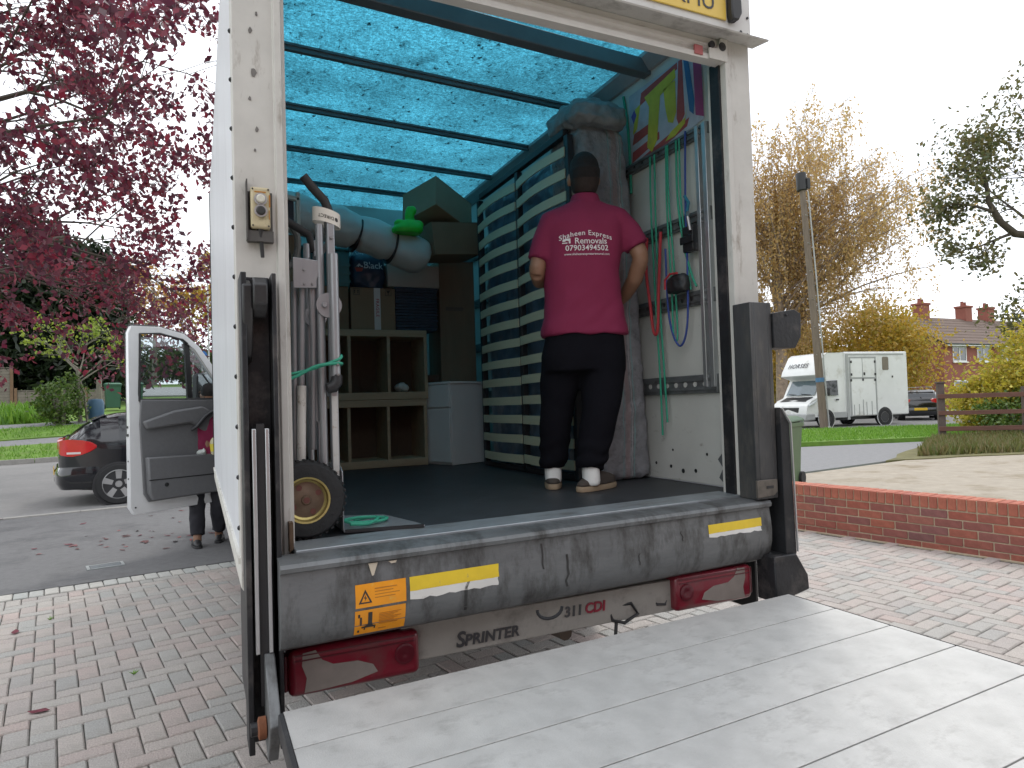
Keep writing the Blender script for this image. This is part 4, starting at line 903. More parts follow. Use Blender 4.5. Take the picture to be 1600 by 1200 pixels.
lt = text_mb('COSCO', .03, .0004, .012, space=1.15).xf(T(.060, -.0688, .89) @ RY(R_(90))); 
lt.v = [(x, y-.0098, z) for x, y, z in lt.v]
build('brand_lettering', lt, M_ink, ht)
build('rating_label', MB().box(.048, .068, -.0695, -.068, .20, .49), mat('worn_label', (.50, .49, .47), .7, var=.1, dirt=((.3, .18, .1), .55, .68, 30)), ht)
for z in (.13, .50, .80, 1.05): build('cross_bar', MB().tube([(.055, -.05, z), (.055, .26, z)], .011, 10), M_tub, ht)
pb = build('bracket_plate', MB().prism([(-.075, .875), (-.075, .985), (.03, .975), (.03, .925), (.012, .922), (.006, .905), (.006, .878)], -.062, -.056), M_tub, ht, bevel=.002)
build('plate_rivet', MB().lathe([(.005, -.063), (.003, -.067)], (-.038, 0, .94), 'Y', 8).lathe([(.005, -.063), (.003, -.067)], (-.038, 0, .890), 'Y', 8).lathe([(.005, -.063), (.003, -.067)], (-.010, 0, .890), 'Y', 8), M_bolt, pb)
for x0, x1, z0, m_ in ((-.04, -.055, .25, M_tub), (-.010, .005, .40, M_tub), (-.065, -.075, .25, M_tub), (.0, -.01, .3, M_tub)):
    build('frame_tube', MB().tube([(x0, -.03+.02*(x0 < -.05), .905), (x1, -.01, z0)], .012, 12), m_, ht, smooth=True)
build('sleeve', MB().tube([(-.05, -.035, .53), (-.057, -.03, .25)], .016, 12), mat('scuffed_white', (.58, .56, .52), .6, var=.1, dirt=((.2, .14, .08), .56, .68, 20)), ht, smooth=True)
build('rear_tubes', MB().tube([(-.10, .10, .12), (-.09, .1, .82)], .016, 10).tube([(-.085, .22, .12), (-.07, .22, .86)], .014, 10).tube([(-.04, .2, .15), (-.02, .2, .85)], .013, 10), mat('dull_tube', (.30, .31, .32), .5, .5, var=.2), ht, smooth=True)
build('axle', MB().tube([(-.055, -.12, .135), (-.055, .33, .135)], .012, 10), M_bolt, ht)
build('axle_bracket', MB().box(-.07, .06, -.03, -.022, .10, .22).box(-.07, .06, .235, .243, .10, .22), M_tub, ht)
for y in (-.095, .305):
    w_ = build('wheel', MB().lathe([(.075, -.038), (.095, -.042), (.122, -.036), (.133, -.018), (.135, 0), (.133, .018), (.122, .036), (.095, .042), (.075, .038)], (-.055, y, .135), 'Y', 40, caps=False), M_rubber, ht, smooth=True)
    tr_ = MB()
    for i in range(36):
        a = i*2*math.pi/36; tr_.obox((-.055+.134*math.cos(a), y, .135+.134*math.sin(a)), (.006, .05, .010), (0, -a, 0))
    build('tread', tr_, M_rubber, w_)
    rm = MB().lathe([(.082, -.034), (.079, -.040), (.073, -.038), (.068, -.022), (.060, -.016), (.060, -.010), (.082, -.010)], (-.055, y, .135), 'Y', 32, caps=False)
    build('hub_plate', MB().lathe([(.061, -.012), (.061, -.017), (.045, -.019), (.030, -.024), (.018, -.026), (.014, -.034), (.0, -.034)], (-.055, y, .135), 'Y', 28), mat('hub_plate', (.17, .12, .085), .45, .5, var=.35, vscale=20), w_, smooth=True)
    build('rim', rm, mat('zinc_yellow_rim', (.42, .34, .13), .35, .7, var=.25, vscale=15), w_, smooth=True)
    hl = MB()
    for i in range(4):
        a = i*math.pi/2+.5; hl.lathe([(.0, -.0215), (.010, -.0215), (.010, -.015)], (-.055+.047*math.cos(a), y, .135+.047*math.sin(a)), 'Y', 10)
    hl.lathe([(.0, -.037), (.010, -.037), (.010, -.03)], (-.055, y, .135), 'Y', 12)
    build('rim_holes', hl, mat('dull_red_rim', (.16, .06, .05), .6, .3, var=.3), w_)
build('toe_plate', MB().prism([(.078, -.08), (.36, -.135), (.35, -.06), (.29, .20), (.078, .29)], .002, .010, 'XY').prism([(-.08, .01), (-.08, .22), (-.05, .235), (.26, .235), (.29, .22), (.29, .01)], .074, .079, 'YZ'), M_tub, ht, bevel=.002)
build('toe_edge', MB().beam((.08, -.086, .008), (.355, -.138, .008), .006, .012), M_plast, ht)
hn = MB().tube([(.060, -.03, 1.08), (.058, -.03, 1.17), (.045, -.03, 1.205), (.0, -.035, 1.25), (-.03, -.04, 1.285)], .0165, 14)
build('handle', hn, mat('foam_grip', (.03, .028, .028), .75, var=.2), ht, smooth=True)
build('handle', MB().tube([(.05, .26, 1.08), (.03, .26, 1.15), (-.05, .25, 1.19), (-.16, .22, 1.22)], .017, 12), MATS['foam_grip'], ht, smooth=True)
bd_ = MB(); rg = []
for r_, z in ((.050, 1.115), (.050, 1.165), (.047, 1.165), (.047, 1.115)): rg.append([(.050+r_*math.cos(a), -.03+r_*.8*math.sin(a), z-.25*(r_*math.cos(a)) ) for a in np.linspace(0, 2*math.pi, 28, endpoint=False)])
bd_.loft(rg+[rg[0]], caps=False)
band = build('tape_band', bd_, mat('tape_band_white', (.66, .62, .55), .5, var=.06), ht, smooth=True)
db = text_mb('DIRECT', .017, .0003, .01, space=1.0).xf(RY(math.pi))
em = MB().lathe([(.0075, -.0003), (.0075, .0003), (.0058, .0003), (.0058, -.0003), (.0075, -.0003)], (.040, 0, 0), 'Y', 16); db.add(em.v, em.f)
db.v = [(.050+.0508*math.sin((x-.008)/.050), -.03-.8*.0508*math.cos((x-.008)/.05), 1.136+z-.25*.0508*math.sin((x-.008)/.05)) for x, y, z in db.v]
build('band_lettering', db, M_ink, band)
# green cord tying it to the wall
M_gcord = mat('green_cord', (.03, .30, .19), .6, var=.15, vscale=60)
def rope(name, pts, r, m, label, cat='cord', n=8, sub=6, group=None):
    P = [Vector(p) for p in pts]; out = []
    for i in range(len(P)-1):
        a, b, c, d = P[max(i-1, 0)], P[i], P[i+1], P[min(i+2, len(P)-1)]
        for j in range(sub):
            t_ = j/sub; out.append(.5*((2*b)+(c-a)*t_+(2*a-5*b+4*c-d)*t_*t_+(3*b-a-3*c+d)*t_**3))
    out.append(P[-1])
    return tag(build(name, MB().tube(out, r, n), m, smooth=True), label, cat, group)
rope('bungee_cord', [(-1.08, .10, 1.51), (-.95, .085, 1.525), (-.87, .082, 1.545), (-.79, .075, 1.575), (-.777, .10, 1.59), (-.78, .15, 1.58)], .0055, M_gcord, 'green bungee cord pulled tight around the hand truck, upper strand')
rope('bungee_cord', [(-1.08, .10, 1.475), (-.95, .078, 1.51), (-.87, .074, 1.55), (-.80, .073, 1.56), (-.777, .085, 1.56), (-.78, .14, 1.555)], .0055, M_gcord, 'green bungee cord pulled tight around the hand truck, lower strand')
rope('bungee_cord', [(-.72, .22, .977), (-.66, .23, .98), (-.60, .20, .978), (-.64, .15, .977), (-.73, .13, .982), (-.77, .15, .99), (-.71, .19, .990), (-.64, .175, .986), (-.69, .11, .978), (-.76, .09, .985)], .006, M_gcord, 'green cord coiled on the toe plate of the hand truck')
# dark vacuum hose and clutter behind the hand truck
rope('vacuum_hose', [(-.98, .62, 2.02), (-.95, .6, 2.16), (-.90, .6, 2.20), (-.85, .62, 2.14), (-.86, .64, 2.04), (-.92, .64, 2.0)], .014, mat('grey_hose', (.12, .125, .12), .5, bump=.6, bscale=50), 'grey flexible hose looped behind the hand truck', 'hose')
gl = fused(ell(ell(ell(MB(), (-.95, .70, 1.98), (.07, .06, .10)), (-.92, .68, 2.07), (.05, .05, .06)), (-.99, .69, 1.90), (.05, .05, .07)), 'work_gloves', .01, 2, .02, 16)
tag(build('work_gloves', gl, mat('dark_fabric', (.05, .05, .055), .9, var=.3)), 'dark bundled work gloves hanging behind the hand truck', 'gloves')
tag(build('brass_hook', MB().lathe([(.0, -.03), (.022, -.03), (.026, -.015), (.022, 0), (.026, .015), (.02, .03), (0, .03)], (-1.0, .16, 1.905), 'X', 20), mat('brass', (.50, .40, .16), .3, .8), smooth=True), 'small brass roller fixed to the left wall by the bracket plate', 'hook')

# ------------------------------------------------------------------ picture and cords on the right wall
def mural():
    m = bpy.data.materials.new('painted_mural'); m.use_nodes = True; return m
pic = thing('wall_painting', 'bright abstract painted sheet fixed high on the right wall', 'picture', (BI-.004, .56, 2.78))
def PM(name, polys, col, dx):
    p = MB()
    for q in polys: p.prism([(y, z) for y, z in q], -dx, -dx+.0006, 'YZ')
    build(name, p, mat('mural_'+name, col, .7, var=.22, vscale=9, bump=.2, bscale=30, dirt=(tuple(c*.45+.05 for c in col), .55, .8, 6)), pic)
PM('backing', [[(.32, .40), (-.31, .40), (-.31, .02), (.32, -.06)]], (.42, .44, .52), .0)
PM('red_stripes', [[(.30, .10), (.10, .12), (.10, .17), (.28, .16)], [(.31, .0), (.05, .05), (.05, .09), (.30, .06)], [(.24, -.05), (-.18, .03), (-.20, .07), (.22, .0)], [(.22, .30), (-.12, .36), (-.12, .395), (.20, .37)], [(-.13, .395), (-.16, .395), (-.165, .10), (-.12, .05), (-.10, .10)]], (.36, .07, .07), .0012)
PM('yellow_shapes', [[(.17, .33), (-.10, .37), (-.105, .32), (.03, .28), (.07, .05), (.12, .0), (.16, .04), (.13, .26)], [(.0, .30), (-.10, .31), (-.10, .14), (-.07, .09), (-.03, .11), (-.01, .2)], [(.26, .30), (.21, .31), (.25, .18), (.29, .16)], [(-.05, .05), (-.17, .08), (-.19, .14), (-.165, .05), (-.08, .015), (.0, .015)]], (.48, .45, .05), .0024)
PM('blue_band', [[(-.17, .40), (-.205, .40), (-.245, .14), (-.235, .07), (-.205, .10)]], (.04, .14, .32), .0030)
PM('purple_band', [[(-.245, .34), (-.305, .33), (-.31, .03), (-.25, .06)]], (.30, .05, .16), .0030)
PM('violet_spot', [[(.30, .27), (.27, .30), (.25, .26), (.28, .22)]], (.12, .08, .36), .0030)
rope('green_strap', [(BI-.008, .93, 3.20), (BI-.01, .90, 3.05), (BI-.01, .885, 2.85), (BI-.02, .87, 2.6)], .008, M_gcord, 'green cord running down the edge of the painted sheet')
bxw = BI-.036
rope('bungee_cord', [(bxw, .66, 2.74), (bxw-.01, .655, 2.4), (bxw-.008, .645, 1.9), (bxw-.005, .635, 1.5), (bxw-.006, .63, 1.20)], .0055, M_gcord, 'long green cord hanging beside the grey sack, left of the pair', group=None)
rope('bungee_cord', [(bxw, .62, 2.74), (bxw-.012, .615, 2.3), (bxw-.008, .61, 1.9), (bxw-.005, .60, 1.6), (bxw-.006, .585, 1.27)], .0055, M_gcord, 'long green cord ending in a hook, right of the pair')
rope('bungee_cord', [(bxw, .52, 2.75), (bxw-.012, .515, 2.4), (bxw-.012, .50, 2.0), (bxw-.012, .50, 1.75), (bxw-.012, .48, 1.70), (bxw-.012, .465, 1.76), (bxw-.012, .475, 2.1), (bxw-.01, .50, 2.5), (bxw, .505, 2.75)], .005, M_gcord, 'green cord hanging in a short loop on the rails')
rope('bungee_cord', [(bxw, .435, 2.75), (bxw-.012, .425, 2.45), (bxw-.014, .39, 2.2), (bxw-.012, .34, 2.03), (bxw-.008, .31, 1.96)], .006, M_gcord, 'green cord slanting down to the black and red strap')
rope('bungee_cord', [(bxw, .41, 2.75), (bxw-.012, .40, 2.45), (bxw-.014, .375, 2.2), (bxw-.012, .36, 2.02), (bxw-.01, .35, 1.95)], .005, M_gcord, 'second green cord slanting beside the first')
rope('bungee_cord', [(bxw, .36, 2.77), (bxw-.016, .36, 2.4), (bxw-.016, .365, 2.0), (bxw-.016, .385, 1.76), (bxw-.016, .44, 1.67), (bxw-.016, .50, 1.74), (bxw-.014, .535, 1.9), (bxw-.012, .54, 2.2)], .0055, mat('blue_cord', (.03, .06, .26), .6, var=.15), 'dark blue cord hanging in a deep loop')
M_rcord = mat('red_strap', (.42, .03, .04), .6, var=.15)
rope('hanging_strap', [(bxw, .715, 2.30), (bxw-.02, .705, 2.1), (bxw-.022, .675, 1.9), (bxw-.022, .66, 1.78), (bxw-.022, .635, 1.75), (bxw-.022, .615, 1.80), (bxw-.02, .60, 2.0), (bxw-.012, .575, 2.30)], .0085, M_rcord, 'red strap hanging in a narrow loop beside the sack', 'strap')
tag(build('paper_tag', MB().box(bxw-.03, bxw-.028, .715, .735, 2.18, 2.28), mat('paper', (.7, .7, .68), .8)), 'small white paper tag hung by the red strap', 'tag')
st_ = thing('ratchet_strap', 'black and red rolled ratchet strap sitting on a wall rail', 'strap', (BI-.07, .42, 1.947))
build('roll', fused(rings_mb(MB(), [(0, 0, .0, .035, .075), (0, 0, .03, .04, .08), (0, 0, .07, .035, .07), (0, 0, .09, .02, .05)], 20), 'roll', .008, 2, .006, 30), M_plast, st_)
build('webbing', MB().tube([(-.038, .06, .02), (-.040, .055, .07), (-.035, .02, .095), (-.036, -.04, .09)], .006, 6), M_rcord, st_)
bk_ = thing('ratchet_buckle', 'black metal ratchet buckle hung on the second rail', 'buckle', (BI-.05, .335, 2.14))
build('body', MB().box(-.02, .02, -.04, .04, 0, .13).box(-.03, -.02, -.05, .05, .04, .08), M_black, bk_, bevel=.006)
build('lever', MB().tube([(-.025, -.03, .10), (-.03, -.02, .17), (-.01, .0, .20)], .009, 8), M_bolt, bk_)
build('blue_hook', MB().tube([(-.01, .01, .19), (-.012, -.01, .25), (-.01, .02, .29)], .008, 8), mat('blue_hook', (.02, .16, .25), .5), bk_)
tag(build('torn_lining', MB().prism([(.15, .965), (.20, .965), (.245, 1.0), (.215, 1.05), (.25, 1.09), (.20, 1.14), (.21, 1.17), (.15, 1.18)], BI-.004, BI-.0008, 'YZ'), mat('torn_grey', (.10, .105, .11), .8, var=.3, vscale=20)), 'torn dark grey patch of wall lining at the foot of the right post', 'lining')

# ------------------------------------------------------------------ bottle and wipes in the door pocket
wb = door_m @ Vector((.20, .118, .955))
bt = thing('bottle', 'plastic bottle with yellow label standing in the door pocket', 'bottle', tuple(wb))
build('body', MB().lathe([(.035, .0), (.038, .01), (.038, .13), (.03, .16), (.015, .185), (.014, .20)], n=20), mat('bottle_clear', (.60, .56, .36), .2, var=.05), bt, smooth=True)
build('label', MB().lathe([(.0386, .035), (.0386, .115)], n=20), mat('bottle_label', (.72, .62, .06), .5), bt, smooth=True)
build('cap', MB().lathe([(.016, .195), (.016, .215), (0, .216)], n=14), mat('bottle_cap', (.75, .75, .72), .5), bt, smooth=True)
wp = door_m @ Vector((.33, .118, .955))
tag(build('tissue', fused(ell(ell(MB(), wp+Vector((0, 0, .03)), (.045, .02, .04)), wp+Vector((.02, -.01, .05)), (.02, .015, .03)), 'tissue', .007, 1, .01, 30), M_whitepl), 'white tissue pack in the door pocket beside the bottle', 'tissue')

# ================================================================== PEOPLE
M_skin = mat('skin', (.27, .145, .09), .5, var=.08, vscale=15)
M_shirt = mat('magenta_cotton', (.20, .013, .056), .85, var=.07, vscale=8, bump=.12, bscale=300)
M_trou = mat('black_cotton', (.007, .007, .010), .95, var=.15, vscale=8, bump=.1, bscale=200, spec=.1)
M_hair = mat('short_black_hair', (.010, .008, .008), .75, var=.3, vscale=60, bump=.7, bscale=300)
M_shoe = mat('dark_suede', (.06, .048, .04), .85, var=.15)
M_sole = mat('tan_sole', (.32, .24, .16), .8, var=.12)
M_sock = mat('white_sock', (.72, .72, .70), .9, bump=.2, bscale=200)
def shoe(name, parent, loc, yaw, m_up, m_sole, L=.285, backless=False):
    m = T(*loc) @ RZ(yaw)
    so_ = rings_mb(MB(), [(0, .045, 0, .043, L/2), (0, .045, .012, .046, L/2+.003), (0, .045, .026, .044, L/2)], 28, sup=2.8).xf(m)
    s = build(name, so_, m_sole, parent, smooth=True)
    up_ = rings_mb(MB(), [(0, .045, .027, .043, L/2-.002), (0, .045, .042, .042, L/2-.006), (0, .062, .06, .040, .115), (0, .055, .078, .036, .078), (0, .03, .09, .034, .05)], 28, sup=2.6).xf(m)
    build('upper', fused(up_, 'upper', .007, 3), m_up, s)
    return s
def hand(mb, wrist, d, palm_n, size=1., curl=.6):
    """palm and five bent fingers; d points along the hand, palm_n out of the palm"""
    w = Vector(wrist); d = Vector(d).normalized(); nn = Vector(palm_n); nn = (nn-d*nn.dot(d)).normalized(); s = d.cross(nn)
    k = .19*size
    for o_ in (-.028, -.010, .010, .028): mb.tube([w+s*o_*.6*size*1.0, w+d*k*.25+s*o_*size, w+d*k*.5+s*o_*size*1.1], [.017*size, .019*size, .016*size], 8)
    for o_, ln in ((-.034, .40), (-.012, .46), (.011, .44), (.032, .34)):
        p0 = w+d*k*.48+s*o_*size*1.05; p1 = p0+(d*math.cos(curl*.5)+nn*math.sin(curl*.5))*k*ln*.45; p2 = p1+(d*math.cos(curl*1.2)+nn*math.sin(curl*1.2))*k*ln*.33; p3 = p2+(d*math.cos(curl*1.8)+nn*math.sin(curl*1.8))*k*ln*.22
        mb.tube([p0, p1, p2, p3], [.0095*size, .009*size, .008*size, .0065*size], 7)
    t0 = w+d*k*.12-s*.03*size; t1 = t0+(d*.6-s*.7+nn*.35)*k*.22; t2 = t1+(d*.85-s*.25+nn*.4)*k*.18
    mb.tube([t0, t1, t2], [.014*size, .011*size, .008*size], 7)

# ---- the mover with his back to us
man = thing('person', 'man in magenta polo shirt and black trousers facing the load, back turned', 'person', (.575, .64, FZ), R_(-20))
b = MB()
ell(b, (.605, .66, 2.585), (.078, .098, .112))                                # skull
ell(b, (.603, .715, 2.515), (.058, .052, .062))                               # jaw
ell(b, (.603, .765, 2.55), (.014, .022, .020)); ell(b, (.603, .750, 2.515), (.03, .012, .010))     # nose, mouth
for s in (-1, 1):
    ell(b, (.604+s*.080, .672, 2.558), (.010, .020, .031)); ell(b, (.603+s*.03, .748, 2.572), (.014, .010, .010))
b.tube([(.60, .66, 2.38), (.602, .665, 2.46), (.604, .675, 2.53)], [.055, .058, .058], 14)
b.tube([(.57, .64, 1.60), (.57, .64, 1.9), (.585, .64, 2.2), (.60, .645, 2.40)], [.12, .12, .11, .06], 14)
RA = [(.755, .64, 2.36), (.82, .625, 2.28), (.875, .60, 2.145), (.876, .605, 2.115)]
RF = [(.876, .605, 2.12), (.862, .675, 2.035), (.83, .78, 1.96), (.81, .83, 1.935)]
b.tube(RA, [.055, .050, .044, .042], 12); b.tube(RF, [.043, .043, .034, .027], 12); hand(b, (.81, .83, 1.935), (-.45, .85, .1), (-.8, -.3, .2), 1, .7)
LA = [(.425, .64, 2.345), (.375, .635, 2.24), (.338, .62, 2.085), (.337, .63, 2.06)]
LF = [(.337, .625, 2.065), (.36, .71, 2.04), (.415, .81, 2.05), (.445, .86, 2.06)]
b.tube(LA, [.055, .050, .044, .042], 12); b.tube(LF, [.043, .043, .034, .027], 12); hand(b, (.445, .86, 2.06), (.45, .85, .15), (.8, -.3, .2), 1, .7)
for lp in ([(.46, .65, 1.62), (.425, .675, 1.38), (.396, .692, 1.06), (.395, .697, 1.0)], [(.665, .63, 1.62), (.630, .57, 1.38), (.562, .525, 1.06), (.559, .5225, 1.0)]):
    b.tube(lp, [.09, .065, .045, .042], 12)
man_off = Matrix.Translation(-man.location)
def mp_(name, me, m, parent=None): me.transform(man_off); return build(name, me, m, parent or man)
body = mp_('body', fused(b, 'body', .009, 3), M_skin)
hr = MB(); ell(hr, (.605, .654, 2.603), (.081, .098, .101)); rings_mb(hr, [(.605, .636, 2.528, .060, .062), (.605, .640, 2.55, .076, .082), (.605, .645, 2.60, .080, .094)], 20)
hme = fused(hr, 'hair', .008, 3); mp_('hair', hme, M_hair, body)
mp_('hair_fade', fused(rings_mb(MB(), [(.605, .652, 2.475, .052, .055), (.605, .648, 2.505, .066, .072), (.605, .647, 2.54, .0755, .084), (.605, .65, 2.58, .078, .09)], 20), 'hair_fade', .008, 2), mat('cropped_hair', (.022, .014, .011), .8, var=.3, vscale=60), body)
sh_ = MB()
rings_mb(sh_, [(.578, .640, 1.735, .222, .148), (.576, .640, 1.79, .216, .146), (.568, .640, 1.92, .198, .138), (.572, .640, 2.06, .196, .136), (.582, .640, 2.20, .206, .136), (.590, .642, 2.30, .214, .126), (.596, .645, 2.36, .192, .110), (.600, .65, 2.41, .130, .088), (.602, .655, 2.44, .082, .074)], 28, sup=2.5)
sh_.tube([(.70, .64, 2.345), (.765, .635, 2.325), (.822, .622, 2.265), (.862, .606, 2.185)], [.080, .082, .072, .068], 14)
sh_.tube([(.49, .64, 2.335), (.425, .64, 2.31), (.38, .632, 2.23), (.345, .622, 2.125)], [.080, .082, .070, .064], 14)
sme = fused(sh_, 'shirt', .011, 5)
def folds(c):                                                                  # folds pulled towards the waist and across the back
    x, y, z = c; lo = max(0, min(1, (2.16-z)/.3))
    return noise.noise(Vector((x*5+z*5.5, y*4, z*8-x*6)))*.016*lo + noise.noise(Vector((x*9, y*7, z*4)))*.009 + noise.noise(Vector((x*14-z*16, y*10, z*5)))*.006*lo
puff(sme, folds)
bv = BVHTree.FromPolygons([v.co.copy() for v in sme.vertices], [tuple(p.vertices) for p in sme.polygons])
shirt = mp_('polo_shirt', sme, M_shirt, body)
# collar, cuffs
mp_('collar', fused(rings_mb(MB(), [(.602, .652, 2.405, .098, .088), (.603, .655, 2.44, .079, .076), (.604, .66, 2.475, .069, .070)], 24), 'collar', .007, 2), M_shirt, shirt)
M_pr = mat('white_print', (.72, .70, .70), .7, var=.04)
def tx(s, size, x, z, bold=.008, arc=0, space=1.):
    m = text_mb(s, size, .0003, bold, space=space); 
    if arc: m.v = [(q[0], q[1], q[2]-arc*(q[0]**2)) for q in m.v]
    m.xf(T(x, 0, z))
    ys_ = []
    out = []
    for q in m.v:
        h = bv.ray_cast(Vector((q[0], -1, q[2])), Vector((0, 1, 0))); out.append((q[0], (h[0].y if h[0] else .5)-.0022+q[1], q[2]))
    m.v = out; return m
pr_ = tx('Shaheen Express', .036, .573, 2.240, arc=1.35, space=1.1)
for q in (tx('Removals', .043, .597, 2.199), tx('07903494502', .039, .577, 2.164, .012, space=1.02), tx('www.shaheenexpressremoval.com', .0165, .577, 2.134, .004)): pr_.add(q.v, q.f)
vn = MB().prism([(-.022, .004), (-.020, .016), (.0, .022), (.024, .022), (.024, -.008), (.014, -.008), (.014, .006), (.002, .010), (-.008, .004)], 0, .0004).prism([(-.024, -.002), (.006, -.002), (.006, -.008), (-.024, -.008)], 0, .0004).xf(Matrix.Diagonal((.85, 1, .85, 1))).xf(T(.474, 0, 2.196))
vn.v = [(q[0], bv.ray_cast(Vector((q[0], -1, q[2])), Vector((0, 1, 0)))[0].y-.0022+q[1], q[2]) for q in vn.v]; pr_.add(vn.v, vn.f)
pm = pr_.mesh('shirt_print'); mp_('shirt_print', pm, M_pr, shirt)
tr_ = MB()
rings_mb(tr_, [(.575, .640, 1.80, .185, .122), (.572, .640, 1.72, .206, .138), (.565, .640, 1.63, .218, .148), (.562, .635, 1.55, .214, .140)], 28, sup=2.5)
tr_.tube([(.462, .648, 1.64), (.445, .658, 1.52), (.425, .672, 1.38), (.408, .685, 1.20), (.396, .695, 1.08), (.396, .697, 1.055)], [.112, .105, .090, .080, .070, .070], 18)
tr_.tube([(.668, .632, 1.64), (.655, .605, 1.52), (.632, .570, 1.38), (.590, .545, 1.20), (.563, .526, 1.085), (.560, .5225, 1.055)], [.116, .110, .098, .087, .076, .074], 18)
tme = fused(tr_, 'trousers', .011, 4)
def creases(c):
    x, y, z = c; lo = max(0, min(1, (1.25-z)/.2)); return noise.noise(Vector((x*6, y*6, z*9)))*.007 + lo*.014*math.sin(z*70+noise.noise(c*8)*4)*.6
puff(tme, creases)
mp_('trousers', tme, M_trou, body)
for x, y, yaw in ((.395, .697, R_(-8)), (.559, .5225, R_(-50))):
    s = shoe('shoe', man, (0, 0, 0), 0, M_shoe, M_sole); s.matrix_parent_inverse = Matrix(); s.location = (x-man.location.x, y-man.location.y, .002); s.rotation_euler = (0, 0, yaw)
    so2 = build('sock', fused(rings_mb(MB(), [(x, y-.012, .982, .038, .052), (x, y-.010, 1.0, .043, .056), (x, y-.006, 1.04, .044, .052), (x, y, 1.10, .042, .046)], 18), 'sock', .007, 1), M_sock, man); so2.data.transform(man_off)

# ---- the helper half hidden beside the cab
hp = thing('person', 'helper in magenta shirt and dark trousers by the open cab door', 'person', (-1.17, 5.52, 0))
b = MB()
ell(b, (.03, .06, 1.60), (.078, .095, .112)); ell(b, (.03, .11, 1.53), (.055, .05, .06)); ell(b, (.03, .155, 1.57), (.014, .02, .02))
for s in (-1, 1): ell(b, (.03+s*.08, .07, 1.58), (.010, .02, .03))
b.tube([(0, 0, 1.38), (.02, .03, 1.46), (.03, .05, 1.54)], [.07, .058, .055], 12)
b.tube([(0, 0, .9), (0, 0, 1.15), (0, 0, 1.38)], [.12, .12, .10], 12)
b.tube([(-.15, .0, 1.36), (-.20, .0, 1.22), (-.215, -.01, 1.08)], [.052, .047, .041], 12); b.tube([(-.215, -.01, 1.09), (-.17, .10, 1.04), (-.10, .22, 1.06)], [.041, .040, .028], 12); hand(b, (-.10, .22, 1.06), (.4, .9, .1), (.8, -.3, 0), 1, .6)
b.tube([(.15, .0, 1.36), (.19, .03, 1.2), (.18, .08, 1.08)], [.052, .047, .041], 12); b.tube([(.18, .08, 1.08), (.12, .2, 1.05), (.06, .28, 1.06)], [.041, .04, .028], 12); hand(b, (.06, .28, 1.06), (-.4, .9, .1), (-.8, -.3, 0), 1, .6)
for s in (-1, 1): b.tube([(s*.09, 0, .88), (s*.10, .02*s, .48), (s*.105, .10*s, .10), (s*.105, .10*s, .05)], [.085, .06, .042, .042], 12)
body2 = build('body', fused(b, 'body', .010, 3), M_skin, hp)
build('hair', fused(ell(MB(), (.03, .05, 1.625), (.083, .098, .096)), 'hair', .01, 2), M_hair, body2)
s2_ = MB(); rings_mb(s2_, [(0, 0, .86, .19, .13), (0, 0, 1.0, .18, .125), (0, 0, 1.2, .185, .12), (0, 0, 1.33, .185, .11), (.01, .01, 1.41, .10, .08)], 22)
s2_.tube([(-.12, 0, 1.35), (-.18, 0, 1.25), (-.21, 0, 1.13)], [.07, .066, .06], 12); s2_.tube([(.12, 0, 1.35), (.17, .02, 1.25), (.19, .06, 1.13)], [.07, .066, .06], 12)
build('shirt', fused(s2_, 'shirt', .012, 4, .012, 7), M_shirt, body2)
t2 = MB(); rings_mb(t2, [(0, 0, .92, .17, .12), (0, 0, .84, .185, .13), (0, 0, .76, .18, .125)], 22)
for s in (-1, 1): t2.tube([(s*.09, 0, .82), (s*.10, .015*s, .60), (s*.102, .02*s, .42), (s*.105, .07*s, .25), (s*.105, .10*s, .13)], [.105, .092, .082, .076, .07], 14)
build('trousers', fused(t2, 'trousers', .012, 3, .012, 9), mat('charcoal_cotton', (.022, .022, .028), .9, var=.2), body2)
for s in (-1, 1): shoe('clog', hp, (s*.105, .10*s-.02, .004), R_(-10*s), M_plast, mat('clog_sole', (.03, .03, .032), .7), L=.27)

